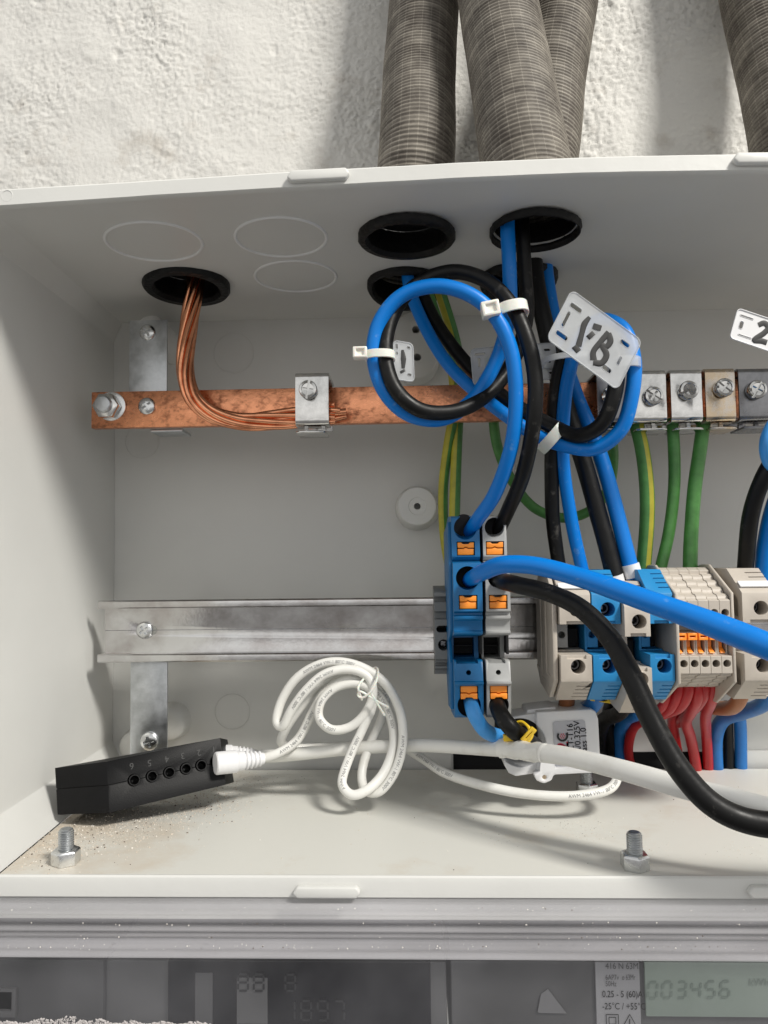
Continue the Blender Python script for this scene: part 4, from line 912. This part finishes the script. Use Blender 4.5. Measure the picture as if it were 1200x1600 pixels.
low([(1089, 1055, -88), (1090, 1085, -88), (1080, 1110, -72), (1072, 1128, -50), (1080, 1155, -28), (1091, 1218, -5)], .0030, 'red', 'red wire kinked in the middle, going down to the slot', RG)
low([(1101, 1055, -90), (1100, 1082, -88), (1088, 1104, -78), (1070, 1118, -50), (1060, 1130, -24)], .0027, 'red', 'red wire forming a short hook left of the rightmost one', RG)
low([(1114, 1055, -90), (1113, 1085, -86), (1104, 1112, -60), (1104, 1150, -24), (1108, 1218, -5)], .0029, 'red', 'rightmost red wire running down into the slot', RG)
low([(1160, 1060, -84), (1158, 1085, -84), (1148, 1102, -76), (1126, 1106, -56), (1100, 1104, -30)], .0038, 'brown', 'light brown wire bending left under the right partition', 'wires below the right beige terminal')
low([(1215, 1075, -84), (1195, 1098, -74), (1160, 1112, -50), (1130, 1124, -30), (1119, 1150, -16), (1120, 1218, -6)], .0040, 'dull_blue', 'thick blue wire turning down beside the rightmost red wire', 'wires below the right beige terminal')
low([(1150, 1095, -24), (1156, 1130, -12), (1158, 1218, -6)], .0036, 'dull_blue', 'blue wire standing upright at the right end of the cable slot', 'wires below the right beige terminal')
low([(1135, 1100, -20), (1138, 1140, -10), (1139, 1218, -6)], .0030, 'black_cable', 'black wire upright between the two blue ones', 'wires below the right beige terminal')
low([(888, 1065, -80), (886, 1095, -76), (880, 1125, -56), (876, 1160, -30)], .0040, 'brown', 'brown wire under the first wide beige terminal, behind the sensor', 'wires below the left terminals')
low([(932, 1060, -84), (931, 1092, -84), (916, 1108, -72), (893, 1106, -50)], .0042, 'dull_blue', 'blue wire stub curling under the first light blue terminal', 'wires below the left terminals')
low([(1000, 1085, -84), (998, 1112, -66), (978, 1124, -34), (968, 1150, -14), (972, 1215, -5)], .0038, 'dull_blue', 'blue wire dropping between the sensor and the far left red one', 'wires below the left terminals')
low([(982, 1090, -84), (968, 1112, -62), (944, 1126, -34), (936, 1160, -12), (940, 1215, -5)], .0042, 'black_cable', 'black wire in shadow right of the white sensor', 'wires below the left terminals')
low([(960, 1090, -60), (950, 1120, -24), (954, 1170, -8), (955, 1215, -5)], .0036, 'black_cable', 'second black wire in shadow beside the blue one', 'wires below the left terminals')

# ------------------------------------------------------------------ cable ties and tags
def tie(px, py, Y, ang, half, depth, label, head=-1, m='nylon', wpx=15, name='cable_tie', th=.0011, hs=1.0):
    """band round a bundle; ang = direction (deg, image plane) across the bundle"""
    c = P(px, py, Y); ac = V((math.cos(R(ang)), 0, math.sin(R(ang)))); al = V((-ac.z, 0, ac.x)); dp = V((0, 1, 0)); wd = W(wpx, Y) / 2
    hx = W(half, Y); hy = depth / 1000
    root = thing(name, c - ac * 0, label, 'cable tie')
    bm = NB(); n = 48; rows = []
    for i in range(n):
        a = 2 * math.pi * i / n; e = 2.6
        cx, sy = math.cos(a), math.sin(a)
        u = math.copysign(abs(cx) ** (2 / e), cx); v = math.copysign(abs(sy) ** (2 / e), sy)
        ot = c + ac * u * hx + dp * v * hy; inn = c + ac * u * (hx - th) + dp * v * (hy - th)
        rows.append([bm.verts.new(q) for q in (ot - al * wd, ot + al * wd, inn + al * wd, inn - al * wd)])
    for i in range(n):
        p, q = rows[i], rows[(i + 1) % n]
        for j in range(4): bm.faces.new((p[j], q[j], q[(j + 1) % 4], p[(j + 1) % 4]))
    obj('strap', bm, M[m], root, bevel=.0002, segs=1)
    hc = c + ac * head * (hx + .0018 * hs) - dp * hy * .9; bm = NB()
    obox(bm, hc, ac, dp, al, .0032 * hs, .0028 * hs, wd * 1.35); c2 = NB(); obox(c2, hc - dp * .0028 * hs, ac, dp, al, .0017 * hs, .0012, wd * .75)
    if hs > .6: obj('head', bm, M[m], root, bevel=.0006, cuts=c2, segs=2)
    return root
tie(796, 492, -130, 10, 28, 15, 'white nylon tie round the top right of the first coil', wpx=17, hs=1.25)
tie(594, 557, -136, 0, 24, 7, 'white nylon tie on the left side of the first coil', wpx=13, hs=1.0)
tie(975, 570, -134, 0, 24, 8, 'clear nylon tie fixing the written tag to the blue cable', wpx=16, m='tagm', head=1, hs=.5)
tie(862, 684, -112, 48, 26, 9, 'white tie at the lower left of the tagged coil', wpx=18, head=-1, hs=.4)
tie(886, 562, -114, 5, 40, 10, 'nylon tie with a faint band behind the tagged coil', wpx=9, m='tagm', head=-1, hs=.5)

def wtag(corners, Y, th, label, slots, strokes, w_, h_, wd=.00075, mm='tagm', name='cable_tag'):
    """corners: top-left, top-right, bottom-left as (px,py,Y); strokes in a 0..w_ x 0..h_ frame"""
    tl, tr, bl = [P(*q) for q in corners]; ex = (tr - tl) / w_; ez = (bl - tl) / h_; n = ex.cross(ez).normalized()
    if n.y > 0: n = -n
    root = thing(name, (tl + tr + bl) / 3, label, 'cable tag'); L = lambda u, v, d=0: tl + ex * u + ez * v + n * d
    bm = NB(); prism(bm, [L(u, v) for u, v in rrect(w_ / 2, h_ / 2, w_ / 2, h_ / 2, h_ * .12)], -n * th)
    ct = NB()
    for (u, v, a, b) in slots: prism(ct, [L(u_, v_, .002) for u_, v_ in rrect(u, v, a, b, min(a, b) * .98, 3)], -n * .006)
    obj('plate', bm, M[mm], root, cuts=ct, bevel=.0002, segs=1)
    # raised rim round the edge and round each slot
    bm = NB()
    def loop(pts, r):
        q = [L(u, v, r * .3) for u, v in pts]
        for a, b in zip(q, q[1:] + q[:1]):
            if (b - a).length > 1e-6: cyl(bm, a, b, r, 6)
    loop(rrect(w_ / 2, h_ / 2, w_ / 2, h_ / 2, h_ * .12), th * .4)
    for (u, v, a, b) in slots: loop(rrect(u, v, a * 1.1, b * 1.12, min(a, b) * 1.1, 3), th * .18)
    obj('rim', bm, M[mm], root, smooth=60)
    for st in strokes:
        bm = NB(); k = 1; 
        pts = [(L(s[0], s[1], .0001), s[2] if len(s) > 2 else wd) for s in st]
        pts = [(q, r_ * 1.08) for q, r_ in pts]; path = spline(pts, .0004); tube(bm, path, 10)
        base = L(st[0][0], st[0][1], .0001)
        for v in bm.verts: # squash flat on the plate
            d = (v.co - base).dot(n); v.co -= n * d * .88
        obj('marker_stroke', bm, M['marker'], root, smooth=80)
    return root
# main tag, lettering 1 a B (ordinal) in marker
wtag(((893, 453, -150), (1003, 533, -148), (854, 529, -150)), -150, .0008, 'translucent tag handwritten 1ªB on the right hand coil',
     [(13, 11.5, 7, 2.2), (9, 26, 1.8, 7.5), (13, 41, 7, 2.2), (77, 11.5, 5.5, 2.0), (80, 28, 1.6, 4), (72, 41.5, 5.5, 2.2)],
     [[(30.5, 11, .0008), (29, 19, .0013), (31, 28, .0011), (34, 40, .0013)], [(30, 42, .0014), (37, 44, .0012)], [(42, 12, .0018), (43, 17, .0018)], [(38, 24, .0017), (43, 25, .0017)],
      [(56, 12, .0012), (53, 24, .0012), (51, 36, .0012), (55, 42, .0014)], [(56, 13, .0013), (62, 18, .0013), (61, 24, .0012), (55, 26, .0011)], [(56, 26, .0012), (65, 31, .0013), (64, 40, .0013), (56, 44, .0013)]], 92, 52)
wtag(((614, 532, -134), (645, 537, -133), (616, 592, -134)), -134, .0008, 'small translucent tag marked 1 inside the first coil',
     [(6, 8, 1.5, 3.5), (6, 18, 1.5, 2), (25, 7, 2.5, 2), (25, 48, 3, 2)], [[(15, 12, .0006), (16, 25, .0012), (15, 40, .0007)], [(13, 43, .0012), (15, 46, .0012)]], 32, 58)
wtag(((735, 546, -108), (790, 540, -106), (740, 602, -108)), -108, .0008, 'blank translucent tag hanging between the coils, left piece',
     [(12, 22, 2, 7), (14, 9, 8, 2), (14, 48, 5, 2.2), (36, 12, 5, 5)], [], 55, 57)
wtag(((832, 538, -106), (866, 536, -104), (838, 594, -106)), -106, .0008, 'translucent tag seen edge on behind the tie, right of the first coil',
     [(22, 10, 5, 2.2), (24, 28, 2, 3), (26, 46, 5, 2.2)], [], 34, 56)
wtag(((1153, 482, -140), (1290, 528, -140), (1140, 528, -140)), -140, .0008, 'white tag handwritten 2 cut by the right edge of the picture',
     [(17, 9, 10, 1.4), (12, 24, 3, 6), (22, 40, 10, 1.2)], [[(38, 15, .0011), (46, 9, .0012), (54, 14, .0012), (50, 24, .0012), (40, 37, .0012), (38, 41, .0011), (50, 38, .0012), (58, 38, .0012)]], 144, 50, mm='white')

# ------------------------------------------------------------------ white cord bundle and cables
cordpts = [(402, 1187, -78), (432, 1178, -77), (462, 1158, -74), (486, 1115, -74), (508, 1082, -74), (545, 1062, -74), (582, 1075, -74), (606, 1108, -76), (615, 1155, -80), (600, 1205, -88), (574, 1234, -94), (550, 1242, -95), (535, 1226, -92), (545, 1186, -86), (566, 1138, -82), (581, 1100, -80), (577, 1076, -78), (553, 1067, -76),
           (520, 1076, -76), (500, 1098, -78), (498, 1122, -80), (516, 1140, -82), (545, 1137, -82), (570, 1115, -82), (582, 1085, -80), (575, 1058, -78), (545, 1045, -78), (508, 1052, -80), (478, 1078, -82), (455, 1110, -82), (441, 1136, -80), (433, 1130, -78), (438, 1100, -76), (464, 1060, -76), (510, 1036, -76), (556, 1039, -76), (598, 1064, -78), (624, 1108, -80), (630, 1160, -84), (617, 1208, -88), (592, 1238, -90), (573, 1236, -88), (566, 1212, -82), (578, 1165, -74), (598, 1120, -68), (602, 1080, -66), (575, 1052, -66), (540, 1048, -66), (500, 1068, -68), (470, 1104, -70), (446, 1140, -68), (440, 1160, -64), (460, 1168, -58), (540, 1166, -52), (620, 1164, -54), (655, 1182, -64), (695, 1208, -80), (752, 1226, -92), (830, 1240, -100), (905, 1243, -102), (950, 1233, -98), (963, 1214, -88), (950, 1195, -74), (925, 1178, -60)]
cord, cpath = cable('signal_cable', cordpts, .00238, M['white_cable'], 'thin white printed cord bundled in loops above the floor', 'cable', seg=14)
PR = M['greyink']
bm = NB(); L0 = 0
for s0 in (.012, .075, .150, .225, .310, .385, .460, .545, .640, .715, .800, .880, .950):
    bm = NB(); text_on_path(bm, 'AWM 2464 VW-1 80°C 300V', .0023, cpath, s0, flip=False); obj('printed_text', bm, PR, cord, smooth=None)
# thin wire tie on the bundle
twist = thing('wire_tie', P(580, 1080, -86), 'thin white wire tie twisted round the top of the white cord bundle', 'wire tie')
bm = NB(); tube(bm, px_path([(566, 1094, -84), (560, 1076, -86), (570, 1060, -78), (587, 1044, -72), (592, 1050, -80), (588, 1066, -88), (580, 1080, -89), (566, 1090, -88), (559, 1086, -87), (563, 1080, -88), (574, 1086, -88), (590, 1096, -88), (607, 1105, -88)], .0006), 10); tube(bm, px_path([(580, 1084, -88), (590, 1100, -88), (601, 1118, -87)], .0006), 10); obj('tie_wire', bm, M['nylon'], twist)
cable('mains_cable', [(352, 1178, -56), (400, 1181, -62), (470, 1177, -70), (560, 1168, -74), (650, 1165, -78), (740, 1168, -92), (800, 1171, -112, .0038), (824, 1174, -122, .0041), (880, 1180, -134, .0042), (960, 1200, -148, .0043), (1060, 1228, -161, .0045), (1150, 1252, -172, .0046), (1250, 1278, -178, .0047), (1450, 1312, -176, .0047), (1700, 1310, -170, .0047)], .0034, M['white_cable'], 'long thick white cable running across the whole enclosure past the sensor', 'cable')
bm = NB(); tube(bm, [(p + V((0, 0, .0004 * math.sin(i * .9))), r * (1.06 + .10 * noise.noise(V((i * .35, 2, 0))))) for i, (p, r) in enumerate(px_path([(783, 1170, -107), (800, 1171, -112), (824, 1174, -122), (850, 1176, -130)], .0040))], 12)
for v in bm.verts: v.co += V((1, 1, 1)) * noise.noise(v.co * 420) * .0006
tag(obj('tape_wrap', bm, M['white_cable'], smooth=30), 'crumpled white tape wrapped round the thick white cable by the sensor', 'tape')

# ------------------------------------------------------------------ black six way hub box
hub = thing('sensor_hub', P(171, 1269, -96), 'small black plastic box with six round sockets lying on the dusty floor', 'hub box')
A0, A1 = P(171, 1270, -112), P(166, 1190, -104); L0_, L1_ = P(90, 1273, -106), P(86, 1200, -98); R0, R1 = P(353, 1226, -88), P(344, 1153, -80)
def backof(a, b, d, drop=.0065, down=0): return a + V(d) + V((0, 0, -drop))
B1 = [L1_ + V((.006, .024, -.0065)), R1 + V((-.001, .020, -.0055))]; B0 = [L0_ + V((.006, .028, -.0060)), R0 + V((-.001, .022, -.0050))]
foot = [L0_, A0, R0, B0[1], B0[0]]; top = [L1_, A1, R1, B1[1], B1[0]]
bm = NB(); f0 = [bm.verts.new(p) for p in foot]; f1 = [bm.verts.new(p) for p in top]
bm.faces.new(list(reversed(f0))); bm.faces.new(f1)
for i in range(5): bm.faces.new((f0[i], f0[(i + 1) % 5], f1[(i + 1) % 5], f1[i]))
fx = (R0 + R1 - A0 - A1); fx.normalize(); fz = (A1 - A0).normalized(); fn = fx.cross(fz).normalized()
if fn.y > 0: fn = -fn
def face_at(px, py):
    d = MROT @ V(((px - 600) / 1200, (800 - py) / 1200, -1)); return CAM + d * ((A0 - CAM).dot(fn) / d.dot(fn))
seam0 = A0.lerp(A1, .53); seam1 = face_at(340, 1192)
ct = NB(); sockets = [(209, 1219), (237, 1213), (264, 1207), (290, 1201), (314, 1196), (338, 1190)]
for q in sockets: c = face_at(*q); cyl(ct, c + fn * .01, c - fn * .010, .0030, 28)
cc = (seam0 + seam1) / 2; dx_ = (seam1 - seam0).normalized(); obox(ct, cc, dx_, fn, dx_.cross(fn), (seam1 - seam0).length / 2 + .0005, .0006, .00022)
s2 = L0_.lerp(L1_, .545); c2 = (s2 + seam0) / 2; d2 = (seam0 - s2).normalized(); n2 = d2.cross(fz).normalized(); obox(ct, c2, d2, n2, d2.cross(n2), (seam0 - s2).length / 2 + .001, .0006, .00022)
obj('case', bm, M['black_plastic'], hub, cuts=ct, bevel=.0008, segs=3)
for q in sockets[:5]:
    c = face_at(*q) - fn * .0006 + fx * .0004; bm = NB(); ring(bm, c, fn, .0024, .00045, 28, 6); obj('socket_ring', bm, M['black_plastic'], hub)
    bm = NB(); lathe(bm, [(.0006, -.008), (.0006, -.0018), (1e-5, -.0012)], face_at(*q) - fx * .0008, fn, 12); obj('socket_pin', bm, M['bright'], hub)
for s, q in zip('654321', [(206, 1197), (234, 1192), (261, 1186), (286, 1181), (311, 1176), (335, 1171)]):
    bm = NB(); text_flat(bm, s, .0044, face_at(*q) + fn * .0002 + fz * .0014 + fx * .0, -fx, -fz, center=True); obj('digit', bm, M['faint_digit'], hub)
def plug(px0, py0, Y0, px1, py1, Y1, label, sc_=1.0):
    a, b = P(px0, py0, Y0), P(px1, py1, Y1); L = (b - a).length; bm = NB(); r = .0056 * sc_
    pr = [(r * .9, 0), (r, .0006), (r, L * .42), (r * .86, L * .46), (r * .86, L * .58)]
    for k in range(4): s = L * (.60 + .09 * k); q = r * (.84 - .05 * k); pr += [(q * .8, s), (q, s + .0006), (q, s + L * .055), (q * .8, s + L * .06)]
    pr += [(r * .52, L)]
    lathe(bm, pr, a, b - a, 48, cap=True)
    d = (b - a).normalized()
    for v in bm.verts:
        t = (v.co - a).dot(d)
        if .001 < t < L * .41:
            rad = (v.co - a) - d * t; an = math.atan2(rad.x + rad.y, rad.z); v.co += rad * .035 * (1 if math.sin(an * 14) > 0 else -1)
    tag(obj('cord_plug', bm, M['white'], smooth=30), label, 'plug')
plug(336, 1193, -90, 412, 1185, -78, 'ribbed white plug pushed into the last socket of the black box')
plug(334, 1178, -68, 398, 1178, -64, 'second white plug half hidden behind the first one', .85)

# ------------------------------------------------------------------ clip-on current sensor
YS = -88
sen = thing('clip_on_sensor', V((P(870, 1205, YS).x, -.075, P(870, 1215, YS).z)), 'white clip-on current sensor with silver label hanging under the terminals', 'current sensor')
Q = lambda px, py, Y=YS: P(px, py, Y)
ol = [(838, 1113), (924, 1108), (931, 1112), (935, 1124), (938, 1186), (932, 1196), (938, 1205), (926, 1208), (870, 1210), (858, 1210), (840, 1208), (842, 1175), (838, 1150)]
bm = NB(); prism(bm, [Q(*p) for p in ol], V((0, .026, 0)))
ct = NB(); c = Q(816, 1165, YS - 2); cyl(ct, c + V((0, -.02, 0)), c + V((0, .040, 0)), W(37, YS), 48)
obj('body', bm, M['white'], sen, cuts=ct, bevel=.0010, segs=3)
jl = [(786, 1122), (839, 1114), (839, 1208), (806, 1213), (795, 1208), (788, 1196)]
bm = NB(); prism(bm, [Q(*p, YS + 4) for p in jl], V((0, .018, 0))); ct = NB(); cyl(ct, c + V((0, -.02, 0)), c + V((0, .040, 0)), W(37, YS), 48)
obj('jaw', bm, M['white'], sen, cuts=ct, bevel=.0012, segs=3)
bm = NB(); box(bm, (Q(782, 1165).x, -.063, Q(800, 1206).z), (Q(862, 1165).x, -.0615, Q(800, 1126).z)); obj('core_face', bm, M['dark'], sen)
bm = NB(); prism(bm, [Q(*p, YS - 3) for p in ((845, 1184), (864, 1182), (868, 1200), (925, 1196), (936, 1203), (925, 1208), (866, 1211), (862, 1220), (850, 1225), (838, 1220), (834, 1210), (843, 1206))], V((0, .006, 0)))
ct = NB(); h = Q(851, 1215, YS - 3); cyl(ct, h + V((0, -.01, 0)), h + V((0, .01, 0)), W(3.2, YS), 16); obj('latch', bm, M['white'], sen, cuts=ct, bevel=.0008, segs=2)
bm = NB(); cyl(bm, h + V((0, .001, 0)), h + V((0, .004, 0)), W(3.5, YS), 16); obj('hinge_pin', bm, M['nickel_warm'], sen)
bm = NB(); prism(bm, [Q(*p, YS + 6) for p in ((822, 1116), (824, 1109), (868, 1104), (870, 1112))], V((0, .018, 0))); obj('top_tab', bm, M['white'], sen, bevel=.0005)
lb = [Q(864, 1127, YS - .3), Q(914, 1124, YS - .3), Q(918, 1202, YS - .3), Q(868, 1202, YS - .3)]
exl = (lb[1] - lb[0]); exl.normalize(); ezl = (lb[0] - lb[3]).normalized(); cx_ = (lb[0] + lb[1] + lb[2] + lb[3]) / 4; hw = (lb[1] - lb[0]).length / 2; hh = (lb[0] - lb[3]).length / 2
bm = NB(); prism(bm, [cx_ + exl * a + ezl * b for a, b in rrect(0, 0, hw, hh, .0012)], V((0, -.0002, 0))); labl = obj('label', bm, M['label'], sen)
up = ezl; rt = -exl  # text reads bottom to top
def lt(bm, s, size, px, py, bold=0): text_flat(bm, s, size, Q(px, py, YS - .75), up, rt, bold=bold)
bm = NB()
lt(bm, 'CT-T16', W(13, YS), 897, 1174, .00003); lt(bm, 'A/0.325V', W(13, YS), 908, 1177, .00003); lt(bm, 'class 1.0', W(13, YS), 918, 1182, .00003)
obj('label_text', bm, M['ink'], labl)
bm = NB(); lt(bm, '2', W(25, YS), 888, 1172, .00022); obj('red_numeral', bm, M['redink'], labl)
# open ring emblem with a dotted centre
bm = NB(); e = Q(879, 1150, YS - .9); pts = []
for i in range(28): a = R(-215 + i * 250 / 27); pts.append((e + up * (W(7.0, YS) * math.sin(a)) + exl * (W(7.0, YS) * math.cos(a)), W(1.5, YS)))
tube(bm, pts, 8); base = e.copy()
for v in bm.verts: v.co.y = e.y + (v.co.y - e.y) * .15
obj('emblem_ring', bm, M['ink'], labl)
bm = NB()
for i in range(7):
    a = R(60 * i); rr = 0 if i == 6 else W(3.2, YS); p = e + up * rr * math.sin(a) + exl * rr * math.cos(a); cyl(bm, p, p + V((0, -.00008, 0)), W(.95, YS), 10)
obj('emblem_dots', bm, M['redink'], labl)
# yellow tie on the black wire
yt = thing('marker_tie', P(812, 1150, -112), 'yellow tie round the short black wire at the sensor opening', 'cable tie')
cY = P(812, 1148, -111); axw = (P(818, 1152, -108) - P(800, 1138, -116)).normalized(); uu = axw.cross(V((0, 1, 0))).normalized(); vv = axw.cross(uu).normalized()
bm = NB(); rows = []
for i in range(28):
    a = 2 * math.pi * i / 28; e_ = .75; du = math.copysign(abs(math.cos(a)) ** e_, math.cos(a)) * .0062; dv = math.copysign(abs(math.sin(a)) ** e_, math.sin(a)) * .0056
    o1 = cY + uu * du + vv * dv; i1 = cY + uu * du * .80 + vv * dv * .80; rows.append([bm.verts.new(q) for q in (o1 - axw * .0020, o1 + axw * .0020, i1 + axw * .0020, i1 - axw * .0020)])
for i in range(28):
    p, q = rows[i], rows[(i + 1) % 28]
    for j in range(4): bm.faces.new((p[j], q[j], q[(j + 1) % 4], p[(j + 1) % 4]))
obj('band', bm, M['yellow_tie'], yt, bevel=.0003, segs=1)
bm = NB(); pf = P(826, 1148, -118); obox(bm, pf, uu, V((0, 1, 0)), axw, .0040, .0008, .0026); ct = NB(); obox(ct, pf, uu, V((0, 1, 0)), axw, .0022, .002, .0004); obj('flag', bm, M['yellow_tie'], yt, cuts=ct, bevel=.0003)
bm = NB(); obox(bm, P(797, 1152, -112), exl, V((0, 1, 0)), UPV, .0032, .002, .0015); obj('tail', bm, M['yellow_tie'], yt, bevel=.0004)
for px, py, lab_ in ((936, 1092, 'small yellow tie under the first light blue terminal'), (1156, 1083, 'yellow wire tie under the right partition')):
    c = P(px, py, -84); bm = NB(); obox(bm, c, V((1, 0, -.15)).normalized(), V((0, 1, 0)), UPV, .0052, .004, .0009); ct = NB(); obox(ct, c + UPV * .0004, V((1, 0, 0)), V((0, 1, 0)), UPV, .003, .0045, .0009)
    tag(obj('marker_tie', bm, M['yellow_tie'], bevel=.0003, cuts=ct), lab_, 'cable tie')

# ------------------------------------------------------------------ plaster crumbs on the floor
bm = NB(); rnd = random.Random(3)
def crumb(px, py, s):
    d = MROT @ V(((px - 600) / 1200, (800 - py) / 1200, -1)); p = CAM + d * (ZF / d.z)
    if p.y > -.010 or p.y < -.164: return
    p.z += s * .3
    ret = bmesh.ops.create_icosphere(bm, subdivisions=1, radius=s, matrix=Matrix.Translation(p) @ Matrix.Rotation(rnd.random() * 6, 4, 'Z') @ Matrix.Diagonal((rnd.uniform(.7, 1.4), rnd.uniform(.6, 1.1), rnd.uniform(.4, .9), 1)))
    k = rnd.random(); mi = 0 if k < .68 else (1 if k < .86 else 2)
    for v in ret['verts']:
        for f in v.link_faces: f.material_index = mi
for k in range(4200):
    t = rnd.random(); px = 40 + 330 * t + rnd.gauss(0, 26); py = 1332 - 95 * t + rnd.gauss(0, 20); crumb(px, py, rnd.choice((.0001, .0001, .00013, .00016, .00018, .0002, .00028, .00042)))
for k in range(500): crumb(rnd.uniform(360, 470) + rnd.gauss(0, 20), rnd.gauss(1222, 12), rnd.choice((.00012, .00016, .00022)))
for cx, cy, n_ in ((900, 1290, 90), (930, 1305, 60), (820, 1280, 40), (1155, 1330, 35), (790, 1310, 30), (1010, 1330, 40)):
    for k in range(n_): crumb(rnd.gauss(cx, 22), rnd.gauss(cy, 8), rnd.choice((.00012, .00016, .0002)))
for k in range(90): crumb(rnd.uniform(100, 1190), rnd.uniform(1225, 1360), rnd.choice((.00015, .0002, .0003)))
tag(obj('plaster_crumbs', bm, M['dust'], smooth=None, mats=[M['dust'], mat('pale_plaster_crumb', (.78, .74, .68), .9), mat('dark_grit', (.12, .09, .07), .9)]), 'sandy plaster crumbs scattered over the enclosure floor', 'crumbs', None, 'stuff')

bm = NB(); rnd = random.Random(11)
for k in range(190):
    px = rnd.uniform(0, 1200); py = rnd.choice((1421, 1444, 1465, 1478, 1481, 1483)) + rnd.uniform(-3, 2)
    Yk = {1: -172.5}.get(0, -172.5 if py < 1430 else (-177 if py < 1455 else -182.5))
    sz = rnd.choice((.00010, .00013, .00018, .00026)); ret = bmesh.ops.create_icosphere(bm, subdivisions=1, radius=sz, matrix=Matrix.Translation(P(px, py, Yk)))
    mi = 0 if rnd.random() < .75 else 1
    for v in ret['verts']:
        for f in v.link_faces: f.material_index = mi
tag(obj('cover_specks', bm, M['dust'], smooth=None, mats=[bpy.data.materials['pale_plaster_crumb'], bpy.data.materials['dark_grit']]), 'tiny specks of grit on the ribs of the clear cover', 'specks', None, 'stuff')
